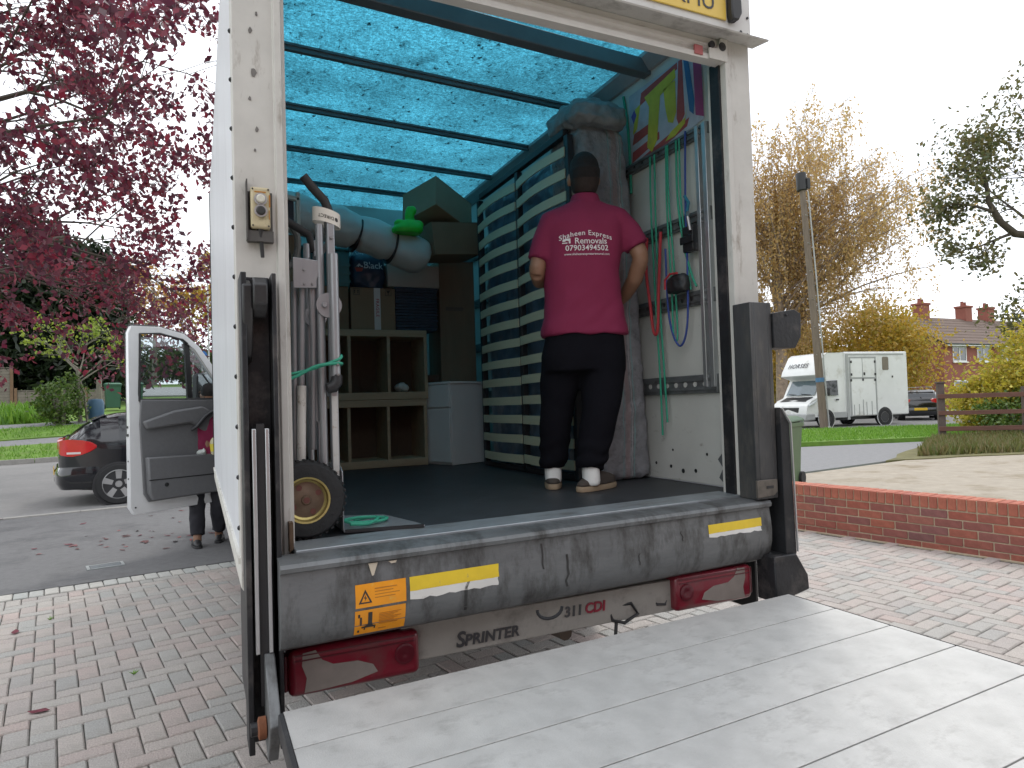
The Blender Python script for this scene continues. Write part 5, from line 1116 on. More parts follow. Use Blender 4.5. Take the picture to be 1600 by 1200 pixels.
# ================================================================== VEHICLES
M_carblk = mat('black_car_paint', (.006, .007, .010), .18, var=.1, coat=1.)
M_cglass = mat('tinted_glass', (.012, .015, .018), .06, coat=.5, var=.02)
M_tailred = mat('tail_red', (.50, .012, .015), .2, var=.15, coat=.6)
M_alloy = mat('alloy_silver', (.48, .48, .48), .35, .7, var=.08)
M_pyel = mat('rear_plate_yellow', (.75, .48, .03), .5)
def hatchback(root, L=4.2, W=1.75, H=1.42, name='body'):
    """x from the tail (0) forward (L), y to the left, z up"""
    st = [  # x, bottom, belt, roof, half width at sill, at belt, at roof
        (.00, .40, .80, .84, .60, .58, .50), (.05, .30, .92, .96, .72, .70, .56), (.16, .26, 1.00, 1.06, .80, .79, .60), (.34, .24, 1.02, 1.22, .85, .84, .60), (.55, .22, 1.00, 1.345, .87, .865, .585), (.80, .20, .985, 1.40, .875, .87, .58),
        (1.2, .18, .97, 1.425, .875, .87, .585), (1.8, .18, .955, 1.43, .875, .87, .60), (2.3, .18, .94, 1.40, .875, .87, .595), (2.62, .18, .93, 1.30, .875, .868, .59), (2.95, .19, .925, 1.10, .875, .865, .62), (3.15, .20, .915, .965, .87, .855, .66),
        (3.5, .22, .87, .90, .86, .83, .60), (3.85, .25, .80, .82, .83, .78, .52), (4.08, .30, .70, .72, .76, .70, .46), (4.2, .42, .58, .60, .62, .58, .40)]
    sx = L/4.2; sy = W/1.75; sz = H/1.43; rings = []
    for x, zb, zl, zr, ws, wb_, wr in st:
        half = [(0, zb), (ws*.80, zb), (ws*.97, zb+.08), (ws*1.0, zb+(zl-zb)*.42), (ws*.985, zb+(zl-zb)*.66), (ws*1.0, zb+(zl-zb)*.80), (wb_, zl), (wb_-(wb_-wr)*.5, zl+(zr-zl)*.52), (wr+.05*(zr-zl > .2), zl+(zr-zl)*.88), (wr*.86, zr-.012), (wr*.5, zr), (0, zr+.006)]
        ring = [(x*sx, y*sy, z*sz) for y, z in half] + [(x*sx, -y*sy, z*sz) for y, z in half[-2:0:-1]]
        rings.append(ring)
    full = MB().loft(rings); n = len(rings[0]); bodyf = MB(); bodyf.v = list(full.v); glz = {}
    for f in full.f:
        if len(f) != 4: bodyf.f.append(f); bodyf.m.append(0); continue
        i = f[0]//n; j = f[0] % n; jj = min(j, n-1-j)
        isg = (jj in (6, 7)) and 3 <= i <= 8 and i not in (4,) and i != 6
        isg = isg or (jj in (8, 9, 10) and i in (2, 3)) or (jj in (8, 9, 10) and i in (9, 10))
        if not isg: bodyf.f.append(f); bodyf.m.append(0); continue
        key = ('rear_window' if i in (2, 3) else 'windscreen') if jj in (8, 9, 10) else ('quarter_window' if i == 3 else 'rear_side_window' if i == 5 else 'front_side_window')
        q_ = glz.setdefault((key, j > n//2 and key not in ('rear_window', 'windscreen')), MB()); q_.add([full.v[a] for a in f], [(0, 1, 2, 3)])
    bo_ = build(name, bodyf, M_carblk, root, smooth=True, ang=50)
    for (kk, _), q_ in glz.items(): build(kk, q_, M_cglass, bo_, smooth=True, ang=50, fix=False)
    return bo_, sx, sy, sz
def dress_hatch(root, L, W, H, big_round=False):
    bo_, sx, sy, sz = hatchback(root, L, W, H)
    for s in (-1, 1):
        path = [(.012, .44, .84, .96), (.016, .56, .81, .99), (.045, .69, .785, 1.01), (.10, .765, .77, 1.02), (.18, .82, .765, 1.015), (.30, .858, .79, 1.0), (.40, .872, .83, .97), (.47, .878, .88, .92)]
        outer, inner = [], []
        for x, y, za, zb in path:
            outer.append([((x-.014*(x < .1))*sx, s*(y*sy+.016), (za+(zb-za)*k/4)*sz) for k in range(5)]); inner.append([((x+.05)*sx, s*(y*sy-.06), (za+(zb-za)*k/4)*sz) for k in range(5)])
        rgs = [o_+i_[::-1] for o_, i_ in zip(outer, inner)]
        tl_ = build('tail_lamp', MB().loft(rgs), M_tailred, root, smooth=True, ang=60)
        build('lamp_stripe', MB().loft([[(x*sx, s*(y*sy+.018), z*sz) for z in (.80, .83)] + [(x*sx, s*(y*sy+.012), z*sz) for z in (.83, .80)] for x, y in ((.10, .768), (.18, .822), (.28, .853))]), mat('lamp_clear', (.62, .55, .54), .3), tl_)
        for x in (.78, 3.42):
            road_wheel_side = road_wheel
            arch = MB().lathe([(.355, s*.875*sy-.14*s), (.355, s*(.875*sy+.004)), (.33, s*(.875*sy+.006)), (.33, s*.60)], (x*sx, 0, .315), 'Y', 28, caps=False)
            build('wheel_arch', arch, M_plast, root, smooth=True)
            build('arch_shadow_disc', MB().lathe([(.34, s*(.878*sy)), (.34, s*(.874*sy))], (x*sx, 0, .315), 'Y', 28), M_plast, root)
            wl_ = road_wheel(root, s*.80*sy, 0, .32, .215, s, M_alloy, rim=.74)
            wl_.rotation_euler = (0, 0, 0)
            # wheels are turned for a car whose length runs along x
            for o_ in [wl_]+list(wl_.children):
                o_.data.transform(RZ(R_(90)) if False else Matrix(((0, 1, 0, x*sx), (1, 0, 0, 0), (0, 0, 1, 0), (0, 0, 0, 1)))); fixn(o_.data)
        build('door_mirror', MB().obox((2.55*sx, s*.98*sy, 1.0*sz), (.12, .18, .13)), M_carblk, root, bevel=.03)
        build('headlamp', MB().obox((4.02*sx, s*.62*sy, .66*sz), (.16, .26, .12), (0, 0, -s*.35)), M_alloy, root, bevel=.03)
    build('rear_bumper', rings_mb(MB(), [(.40, 0, .27*sz, .40, .82*sy), (.36, 0, .36*sz, .41, .87*sy), (.36, 0, .52*sz, .415, .88*sy), (.38, 0, .60*sz, .40, .865*sy)], 36, sup=5), M_carblk, root, smooth=True)
    build('spoiler', MB().prism([(.42, 1.30), (.62, 1.385), (.66, 1.375), (.46, 1.285)], -.56*sy, .56*sy, 'XZ').xf(Matrix.Diagonal((sx, 1, sz, 1))), M_carblk, root, bevel=.012)
    pl_ = build('number_plate', MB().box(-.064*sx, -.054*sx, -.26, .26, .475*sz, .585*sz), M_pyel, root)
    build('wiper', MB().tube([(.20*sx, 0, 1.06*sz), (.14*sx, -.02, 1.075*sz), (.07*sx, -.05, 1.04*sz)], .012, 6), M_plast, root)
    build('tow_cover', MB().box(-.055, -.05, .45, .55, .33, .40), M_plast, root)
    return bo_
x_, y_ = uv(-1.49, 10.2+.87)
car1 = thing('hatchback_car', 'black hatchback with alloy wheels parked across the drive behind the open door', 'car', (x_, y_, .0), PA)
dress_hatch(car1, 4.2, 1.75, 1.47)
car2 = thing('hatchback_car', 'black hatchback with yellow rear plate parked behind the horse van', 'car', (28.9, 17.8, 0), R_(38))
dress_hatch(car2, 4.1, 1.76, 1.46)
build('roof_bar', MB().beam((1.0, -.55, 1.53), (2.1, -.55, 1.53), .03, .03).beam((1.0, .55, 1.53), (2.1, .55, 1.53), .03, .03).beam((1.1, -.57, 1.555), (1.1, .57, 1.555), .06, .02).beam((1.9, -.57, 1.555), (1.9, .57, 1.555), .06, .02), M_alloy, car2)
car2['label'] = 'black hatchback with roof bars and yellow rear plate behind the horse van'

# ---- horse van: x from nose (0) to tail, y away from us
hv = thing('horse_van', 'white horse van with side doors parked beyond the grass verge', 'van', (20.73, 17.01, 0), R_(-6))
M_hw = mat('horse_van_white', (.74, .75, .74), .3, var=.05, vscale=2, dirt=((.42, .40, .33), .55, .8, 1.2), coat=.3)
M_hgrey = mat('horse_van_grey', (.36, .37, .37), .5, var=.1)
WV = 2.05
box_ = build('horse_box', MB().box(2.05, 5.42, 0, WV, .42, 3.08), M_hw, hv, bevel=.06, seg=4)
build('box_trim', MB().box(2.06, 2.2, -.012, .0, .30, 3.0).box(2.06, 5.2, -.014, -.002, 2.93, 2.99), M_hgrey, box_)
cabr = []
cprof = [(.05, .45), (.0, .62), (.06, .92), (.30, 1.12), (.62, 1.24), (1.02, 1.98), (.92, 2.02), (.55, 2.15), (.62, 2.35), (.98, 2.95), (1.15, 3.05), (2.04, 3.06), (2.04, .45)]
for y, k in ((.06, .07), (.0+.02, .0), (WV*.5, -.05), (WV-.02, .0), (WV-.06, .07)):
    cabr.append([(x+(k if x < 1.5 else 0), y, z) for x, z in cprof])
hcab = build('cab', MB().loft(cabr), M_hw, hv, bevel=.03)
dg = mat('van_screen', (.10, .14, .16), .08, coat=.7, var=.1)
build('windscreen', MB().add([(.66, .22, 1.33), (.60, WV/2, 1.33), (.66, WV-.22, 1.33), (.985, WV-.27, 1.93), (.93, WV/2, 1.93), (.985, .27, 1.93)], [(0, 1, 4, 5), (1, 2, 3, 4)]).xf(T(-.045, 0, .012)), dg, hcab)
build('side_window', MB().prism([(.86, 1.32), (1.02, 1.90), (1.60, 1.92), (1.62, 1.30)], -.006, .018), mat('van_side_glass', (.02, .025, .03), .08, coat=.6), hcab)
build('quarter_window', MB().prism([(.62, 1.28), (.80, 1.28), (.88, 1.60)], -.006, .018), MATS['van_side_glass'], hcab)
build('door_handle', MB().box(1.50, 1.64, -.02, .018, 1.10, 1.16), M_plast, hcab, bevel=.01)
build('door_mirror', MB().box(.88, 1.02, -.22, -.02, 1.30, 1.62), M_plast, hcab, bevel=.03)
build('lower_panel', MB().box(.65, 2.04, -.004, .018, .40, .62), M_hgrey, hcab)
build('headlamp', MB().prism([(.10, .88), (.16, .98), (.55, 1.14), (.42, .98)], .0, .30), mat('lamp_glass', (.62, .65, .68), .1, coat=.6), hcab, bevel=.02)
build('headlamp', MB().prism([(.10, .88), (.16, .98), (.55, 1.14), (.42, .98)], WV-.30, WV), MATS['lamp_glass'], hcab, bevel=.02)
build('grille', MB().box(-.02, .10, .45, WV-.45, .62, .85), M_plast, hcab, bevel=.02)
build('bonnet_trim', MB().prism([(.22, 1.10), (.60, 1.27), (.66, 1.27), (.30, 1.05)], .30, WV-.30), M_plast, hcab)
build('front_bumper', MB().box(-.06, .45, .02, WV-.02, .32, .60), M_hgrey, hcab, bevel=.05)
build('wiper', MB().tube([(.60, .4, 1.36), (.56, .9, 1.40)], .014, 6).tube([(.60, 1.1, 1.36), (.56, 1.6, 1.40)], .014, 6), M_plast, hcab)
ht_ = text_mb('HORSES', .29, .004, .012, .15, space=1.12)
hm = Matrix(((0, 1, 0, 0), (-1, 0, 0, 0), (0, 0, 1, 0), (0, 0, 0, 1)))     # text x -> -y : read from the front
lm_ = []
for x, y, z in ht_.v:
    zz = 2.56+z*.85; lm_.append((.62+(zz-2.35)*.6-.062+y*.5, WV*.5+.12-x, zz))
ht_.v = lm_; build('lettering', ht_, mat('van_lettering', (.12, .12, .13), .6), hcab)
sd_ = build('upper_door', MB().box(2.32, 2.92, -.016, -.003, 2.02, 2.80), M_hw, box_, bevel=.006)
sd2 = build('upper_door', MB().box(2.95, 3.60, -.016, -.003, 2.02, 2.80), M_hw, box_, bevel=.006)
build('ramp_door', MB().box(2.32, 3.60, -.016, -.003, .46, 1.95), M_hw, box_, bevel=.006)
build('door_frame', MB().box(2.24, 2.31, -.02, -.002, .42, 2.87).box(3.61, 3.67, -.02, -.002, .42, 2.87).box(2.31, 3.61, -.02, -.002, 2.81, 2.87).box(2.31, 3.61, -.024, -.002, 1.955, 2.015).box(2.925, 2.945, -.02, -.002, 2.02, 2.81), M_hgrey, box_)
for x, z in ((2.33, 2.66), (2.33, 2.14), (3.60, 2.66), (3.60, 2.14), (2.30, 1.90), (2.93, 1.92), (3.58, 1.90)): build('hinge', MB().box(x-.04, x+.04, -.04, -.021, z-.05, z+.05), M_plast, box_, bevel=.006)
build('door_latch', MB().box(2.98, 3.05, -.045, -.017, 2.10, 2.22), M_plast, box_, bevel=.008)
for x, z1 in ((2.42, .90), (2.68, .92), (2.9, 1.10), (3.08, 1.0), (3.36, 1.02)): build('ramp_strap', MB().box(x-.014, x+.014, -.03, -.017, .44, z1), M_hgrey, box_)
build('box_window', MB().prism([(4.06, 2.30), (4.32, 2.30), (4.36, 2.34), (4.36, 2.82), (4.32, 2.86), (4.06, 2.86), (4.02, 2.82), (4.02, 2.34)], -.016, -.002), mat('box_window', (.20, .17, .13), .2, coat=.4), box_, bevel=.006)
build('marker_lamp', MB().box(4.52, 4.58, -.02, -.002, 1.98, 2.06), M_plast, box_)
for s, yy in ((-1, .10), (1, WV-.10)):
    for x in (.98, 4.05):
        w_ = road_wheel(hv, 0, 0, .345, .24, s, M_steelrim, spokes=8)
        for o_ in [w_]+list(w_.children): o_.data.transform(Matrix(((0, 1, 0, x), (1, 0, 0, yy), (0, 0, 1, 0), (0, 0, 0, 1)))); fixn(o_.data)
        build('wheel_arch', MB().lathe([(.42, -.015), (.415, .015), (.40, .015), (.40, -.015)], (x, yy+s*.10, .36), 'Y', 28, caps=False), M_hw, hv, smooth=True)
        build('arch_liner', MB().lathe([(.40, -.002), (.40, .002)], (x, yy+s*.104, .36), 'Y', 28), M_plast, hv)
build('chassis', MB().box(.3, 5.1, .25, WV-.25, .28, .44), M_plast, hv)

# ================================================================== PLANTS
def leaf_mesh(name, cs, size, mtl, jitter=.35, droop=0., aspect=.55, seed=1):
    """one small folded leaf face at every point"""
    g_ = np.random.default_rng(seed); n = len(cs); c = np.asarray(cs, float)
    d = g_.normal(size=(n, 3)); d[:, 2] -= droop; d /= np.linalg.norm(d, axis=1)[:, None]
    s = g_.normal(size=(n, 3)); s -= d*(s*d).sum(1)[:, None]; s /= np.linalg.norm(s, axis=1)[:, None]
    nn = np.cross(d, s); L_ = size*(1+jitter*g_.uniform(-1, 1, n))[:, None]
    v = np.empty((n, 4, 3)); v[:, 0] = c-d*L_*.5; v[:, 1] = c+s*L_*aspect*.5+nn*L_*.08; v[:, 2] = c+d*L_*.5; v[:, 3] = c-s*L_*aspect*.5+nn*L_*.08
    me = bpy.data.meshes.new(name); me.vertices.add(n*4); me.vertices.foreach_set('co', v.ravel())
    me.loops.add(n*4); me.loops.foreach_set('vertex_index', np.arange(n*4)); me.polygons.add(n)
    me.polygons.foreach_set('loop_start', np.arange(0, n*4, 4)); me.polygons.foreach_set('loop_total', np.full(n, 4)); me.update(calc_edges=True)
    me.materials.append(mtl); return me
class Grow:
    """limbs that fork into twigs; leaves are set along the last twigs"""
    def __init__(s, seed): s.r = random.Random(seed); s.wood = MB(); s.leaf = []; s.fine = 5
    def limb(s, p, d, ln, r, lev, droop=.0, wob=.25, forks=4, spread=.7, leafn=10, leafsp=.12, shrink=.62, bare=0.):
        R = s.r; p = Vector(p); d = Vector(d).normalized(); n = 5; pts = [p.copy()]; rs = [r]; dd = d.copy(); marks = []
        for i in range(n):
            dd = (dd + Vector((R.gauss(0, wob), R.gauss(0, wob), R.gauss(0, wob)-droop))*.5).normalized(); p = p+dd*ln/n; pts.append(p.copy()); rs.append(r*(1-.8*(i+1)/n)+.0015); marks.append((p.copy(), dd.copy()))
        s.wood.tube(pts, rs, s.fine if lev > 1 else 3, caps=False)
        if lev <= 0:
            for _ in range(leafn):
                t_ = R.uniform(bare, 1)*n; i = min(n-1, int(t_)); q = pts[i].lerp(pts[i+1], t_-i); s.leaf.append(tuple(q+Vector((R.gauss(0, leafsp), R.gauss(0, leafsp), R.gauss(0, leafsp)))))
            return
        for k in range(forks):
            i = min(n-1, int(1+(k+R.random())/forks*(n-1))); q, td = marks[i]
            sd_ = Vector((R.gauss(0, 1), R.gauss(0, 1), R.gauss(0, .7))); sd_ = (sd_-td*sd_.dot(td)).normalized()
            s.limb(q, td*(1-spread*.4)+sd_*spread, ln*shrink*R.uniform(.75, 1.2), rs[i+1]*.75, lev-1, droop, wob, forks, spread, leafn, leafsp, shrink, bare)
def plant(name, label, cat, base, gr, leaf_size, mleaf, mwood, group=None, droop=0, aspect=.55, seed=1, leaves=None, crown='crown', trunk='trunk'):
    t_ = thing(name, label, cat, base, 0, group); off = -Vector(base)
    if gr and gr.wood.v:
        w_ = gr.wood; w_.v = [tuple(Vector(p)+off) for p in w_.v]; build(trunk, w_, mwood, t_, smooth=True, fix=False, ang=60)
    lv = np.asarray(leaves if leaves is not None else gr.leaf)+np.array(off)
    build(crown, leaf_mesh(crown, lv, leaf_size, mleaf, droop=droop, aspect=aspect, seed=seed), [], t_)
    return t_
def blob(g_, c, r, n, clumps, cs=.16):
    """leaf clumps spread through an uneven ellipsoid, denser outside"""
    out = []; c = np.array(c); r = np.array(r)
    d = g_.normal(size=(clumps, 3)); d /= np.linalg.norm(d, axis=1)[:, None]
    cc = c+d*r*(g_.uniform(.35, 1, clumps)**.6)[:, None]*(1+.18*np.sin(d[:, 0]*5+d[:, 2]*7))[:, None]
    k = max(1, n//clumps)
    for q in cc: out.append(q+g_.normal(size=(k, 3))*r*cs*g_.uniform(.6, 1.4))
    return np.concatenate(out)
M_bark = mat('dark_bark', (.075, .06, .048), .9, var=.3, vscale=8, bump=.5)
M_bark2 = mat('grey_bark', (.20, .18, .15), .9, var=.3, vscale=8, bump=.5)
M_purple = leafmat('purple_leaves', [(.06, .015, .032), (.16, .018, .046), (.095, .024, .046), (.29, .028, .055), (.20, .06, .085), (.075, .03, .046)], .4)
M_conif = leafmat('conifer_green', [(.006, .014, .006), (.012, .024, .008), (.02, .034, .008)], .15)
M_lime = leafmat('lime_leaves', [(0.208, 0.286, 0.033), (0.325, 0.39, 0.052), (0.143, 0.221, 0.033)], .4)
M_green = leafmat('mid_green_leaves', [(0.046, 0.098, 0.016), (0.078, 0.143, 0.023), (0.117, 0.169, 0.026)], .3)
M_yell = leafmat('yellow_leaves', [(0.465, 0.388, 0.039), (0.62, 0.512, 0.062), (0.341, 0.341, 0.046), (0.527, 0.372, 0.046), (0.279, 0.31, 0.046)], .4)
M_ygold = leafmat('gold_leaves', [(0.408, 0.255, 0.034), (0.544, 0.34, 0.043), (0.306, 0.238, 0.034), (0.476, 0.374, 0.051)], .4)
M_birch = leafmat('birch_leaves', [(.56, .35, .13), (.62, .43, .17), (.50, .33, .12), (.58, .39, .19), (.52, .41, .15)], .5)
M_olive = leafmat('olive_leaves', [(0.075, 0.094, 0.037), (0.125, 0.125, 0.044), (0.175, 0.138, 0.05), (0.1, 0.125, 0.05)], .35)
M_oran = leafmat('orange_leaves', [(0.51, 0.225, 0.053), (0.42, 0.255, 0.06), (0.33, 0.18, 0.075), (0.54, 0.33, 0.075)], .4)

# purple-leaved tree reaching in from the left
g1 = Grow(5)
tb_ = (-7.6, 13.6, gh(-7.6, 13.6)-.1)
g1.wood.tube([tb_, (-7.5, 13.5, 1.8), (-7.3, 13.3, 3.6), (-7.2, 13.2, 6), (-7.1, 13.1, 8.5)], [.26, .22, .19, .14, .07], 10)
for p, d, ln in (((-7.4, 13.4, 3.0), (.9, -.15, .30), 4.6), ((-7.3, 13.3, 3.8), (.95, .1, .35), 5.6), ((-7.25, 13.3, 4.4), (.9, -.3, .55), 5.4), ((-7.2, 13.2, 5.2), (.95, .25, .6), 5.8), ((-7.2, 13.2, 5.9), (.8, -.2, .8), 5.0), ((-7.1, 13.2, 6.8), (.75, .2, 1.0), 4.8), ((-7.1, 13.1, 7.6), (.4, -.3, 1.0), 4.0),
                 ((-7.2, 13.2, 4.8), (.5, -.7, .5), 4.2), ((-7.2, 13.2, 5.0), (.4, .8, .5), 4.4), ((-7.3, 13.3, 4.0), (-.7, -.3, .6), 4.0), ((-7.2, 13.2, 5.5), (-.6, .4, .8), 4.0), ((-7.35, 13.3, 3.2), (.7, -.55, .22), 4.0), ((-7.3, 13.3, 3.5), (.75, .5, .25), 4.4)):
    p = (p[0], p[1], p[2]+.9)
    g1.limb(p, d, ln, .085, 3, droop=.10, wob=.16, forks=5, spread=.68, leafn=16, leafsp=.11, shrink=.52)
plant('purple_plum_tree', 'large tree with purple red leaves arching over the road at left', 'tree', tb_, g1, .135, M_purple, M_bark, droop=.8, aspect=.62, seed=3)
#print('purple leaves', len(g1.leaf))
# dark conifers behind it
def conifer(x, y, h, r, label, seed):
    z0 = gh(x, y); g_ = np.random.default_rng(seed); pts = []
    for _ in range(330):
        t_ = g_.random()**.8; zz = z0+.3+h*t_; rr = r*(1-t_)**.7*g_.uniform(.4, 1.0)+.15; a = g_.random()*6.283
        c = np.array((x+rr*math.cos(a), y+rr*math.sin(a), zz)); pts.append(c+g_.normal(size=(56, 3))*np.array((.5, .5, .34)))
    gr = Grow(seed); gr.wood.tube([(x, y, z0-.1), (x, y, z0+h*.5), (x, y, z0+h*.96)], [.25, .16, .03], 8)
    plant('conifer_tree', label, 'tree', (x, y, z0-.1), gr, .42, M_conif, M_bark, 'dark conifers behind the garden fence', leaves=np.concatenate(pts), aspect=.35, seed=seed)
conifer(-10.5, 33.0, 6.6, 3.2, 'dark conifer furthest left, behind the tall fence panel', 21)
conifer(-7.6, 35.0, 7.2, 3.2, 'dark conifer behind the low fence panels', 22)
conifer(-5.9, 33.6, 6.4, 2.1, 'dark conifer right behind the lime green young tree', 23)
conifer(-13.6, 36.0, 7.5, 3.6, 'dark conifer at the left edge beyond the purple tree', 24)
# young lime-green tree, shrub
g2 = Grow(8); b2_ = (-4.75, 23.6, gh(-4.75, 23.6)-.05)
g2.wood.tube([b2_, (-4.78, 23.6, 2.2), (-4.82, 23.6, 3.0)], [.07, .055, .04], 8); g2.wood.tube([(-4.55, 23.6, b2_[2]), (-4.62, 23.6, 2.1), (-4.75, 23.6, 2.6)], [.045, .04, .03], 6)
for k in range(9):
    a = k*.7; g2.limb((-4.8, 23.6, 2.5+.12*k), (math.cos(a), math.sin(a)*.6, .75), 1.7-.08*k, .03, 2, droop=.0, wob=.18, forks=4, spread=.6, leafn=5, leafsp=.06, shrink=.5, bare=.4)
plant('young_tree', 'young tree with sparse lime green leaves across the road', 'tree', b2_, g2, .12, M_lime, M_bark2, seed=4, aspect=.7)
def shrub(name, label, c, r, n, clumps, size, m_, seed, group=None, droop=0, cs=.16, cat='shrub'):
    g_ = np.random.default_rng(seed); z0 = gh(c[0], c[1]); gr = Grow(seed)
    for k in range(7):
        a = k*.9; gr.wood.tube([(c[0]+.1*math.cos(a), c[1]+.1*math.sin(a), z0-.05), (c[0]+r[0]*.25*math.cos(a), c[1]+r[1]*.25*math.sin(a), c[2]), (c[0]+r[0]*.6*math.cos(a), c[1]+r[1]*.6*math.sin(a), c[2]+r[2]*.6)], [.05, .03, .008], 5, caps=False)
    return plant(name, label, cat, (c[0], c[1], z0-.05), gr, size, m_, M_bark2, group, leaves=blob(g_, c, r, n, clumps, cs), seed=seed, aspect=.6, droop=droop, crown='foliage', trunk='stems')
shrub('garden_shrub', 'rounded green shrub at the foot of the young lime tree', (-5.25, 23.2, 1.9), (.65, .6, .75), 2600, 60, .11, M_green, 31)
# far greenery seen through the cab door
for k, (x, y, rx, rz, m_, lb) in enumerate(((-6.5, 66, 3.5, 1.6, M_green, 'clipped green hedge far up the road, left stretch'), (-1.8, 67, 3.2, 1.7, M_green, 'clipped green hedge far up the road, middle stretch'), (2.6, 66, 3.0, 1.7, M_green, 'clipped green hedge far up the road, right stretch'))):
    shrub('hedge', lb, (x, y, gh(x, y)+rz), (rx, 1.2, rz), 5000, 120, .34, m_, 41+k, 'hedges far up the road', cat='hedge')
def broadtree(x, y, h, r, m_, label, seed, size=.35, group=None, leafn=10, name='autumn_tree', z0=None):
    z0 = gh(x, y) if z0 is None else z0; gr = Grow(seed)
    gr.wood.tube([(x, y, z0-.1), (x+.1, y, z0+h*.3), (x+.15, y, z0+h*.55), (x+.1, y, z0+h*.85)], [h*.022, h*.018, h*.013, h*.004], 8)
    for k in range(10):
        a = k*2.4; gr.limb((x+.1, y, z0+h*(.28+.055*k)), (math.cos(a), math.sin(a), .75), r*(1.05-.05*k), h*.008, 2, droop=.02, wob=.2, forks=5, spread=.75, leafn=leafn, leafsp=size*.9, shrink=.55)
    return plant(name, label, 'tree', (x, y, z0-.1), gr, size, m_, M_bark2, group, seed=seed, aspect=.6)
broadtree(-4.6, 62, 10.0, 4.2, M_oran, 'orange autumn tree far up the road, behind the lamp post', 51, group='autumn trees far up the road')
broadtree(1.8, 60, 11.5, 4.2, M_ygold, 'golden autumn tree far up the road beside the van side', 52, group='autumn trees far up the road')
broadtree(-10.5, 64, 10, 4.0, M_olive, 'olive green tree far up the road, left of the orange tree', 53, group='autumn trees far up the road')
broadtree(5.5, 70, 12, 5, M_oran, 'orange brown tree far up the road, hidden partly by the van', 54, group='autumn trees far up the road')
# right-hand side
shrub('yellow_shrub', 'large bright yellow green shrub behind the wooden rail fence', (23.1, 9.3, 1.65), (2.5, 1.7, 1.75), 17000, 300, .13, M_yell, 61)
shrub('yellow_shrub', 'smaller yellow shrub close to the fence end post', (20.8, 10.3, .95), (1.1, .9, .95), 6000, 120, .12, M_yell, 66)
shrub('low_shrub', 'green lower growth at the foot of the yellow shrub', (20.4, 9.3, .55), (1.5, .8, .6), 3000, 80, .10, M_green, 62)
shrub('yellow_shrub', 'yellow green shrub at the right edge behind the fence', (24.6, 6.6, 1.7), (2.4, 1.6, 1.8), 8000, 160, .14, M_yell, 63)
shrub('field_maple', 'broad golden maple behind the horse van', (37.0, 26.4, 3.6), (4.3, 3.4, 3.1), 16000, 300, .24, M_ygold, 64, cat='tree')
shrub('field_maple', 'low golden maple between the pole and the horse van', (32.4, 28.5, 3.2), (3.0, 2.6, 2.6), 8000, 160, .24, M_ygold, 65, cat='tree')
# weeping birch
g3 = Grow(17); bx_, by_ = 28.7, 25.7
g3.wood.tube([(bx_, by_, -.1), (bx_+.1, by_, 4), (bx_-.1, by_, 8), (bx_+.2, by_, 11), (bx_+.1, by_, 14)], [.36, .30, .22, .13, .03], 9)
rr = random.Random(3)
rgt = Vector((.906, -.422, 0)); 
for k in range(78):
    z = 3.6+k*.125; sd = 1 if k % 3 else -1
    d = rgt*sd*rr.uniform(.3, 1.0)+Vector((.42, .9, 0))*rr.uniform(-.5, .5)+Vector((0, 0, rr.uniform(.55, 1.35)))
    ln = rr.uniform(8.5, 12.5)*(1-.004*k)*(1 if sd > 0 else .95); st = Vector((bx_, by_, z))
    if k > 59: d = rgt*rr.uniform(-.75, .6)+Vector((.42, .9, 0))*rr.uniform(-.4, .4)+Vector((0, 0, 1.3)); ln = rr.uniform(6.5, 8.5); st.z = 7.5+(k-60)*.24
    pts = [st]; dd = d.normalized(); R0 = .10*(1-.015*k)
    for i in range(9):
        dd = (dd+Vector((rr.gauss(0, .1), rr.gauss(0, .1), -.06))).normalized(); pts.append(pts[-1]+dd*ln/9)
    g3.wood.tube(pts, [R0*(1-.1*i)+.004 for i in range(10)], 5, caps=False)
    for i in range(2, 10):
        for _ in range(5):
            q = pts[i-1].lerp(pts[i], rr.random()); L2 = rr.uniform(1.0, 3.2); e = q+Vector((rr.gauss(0, .4), rr.gauss(0, .4), .15)); f2 = e+Vector((rr.gauss(0, .22), rr.gauss(0, .22), -L2))
            tw = [q, e, e.lerp(f2, .5)+Vector((rr.gauss(0, .1), rr.gauss(0, .1), .05)), f2]
            g3.wood.tube(tw, [.012, .008, .006, .003], 3, caps=False)
            for _ in range(rr.choice((6, 14, 20, 28))):
                t_ = rr.random(); a = tw[1].lerp(tw[2], t_*2) if t_ < .5 else tw[2].lerp(tw[3], t_*2-1)
                g3.leaf.append(tuple(a+Vector((rr.gauss(0, .14), rr.gauss(0, .14), rr.gauss(0, .12)))))
#print('birch leaves', len(g3.leaf))
plant('birch_tree', 'tall weeping birch with thin golden brown leaves behind the pole', 'tree', (bx_, by_, -.1), g3, .17, M_birch, mat('birch_bark', (.26, .20, .15), .9, var=.4, vscale=6), seed=7, droop=1.0)
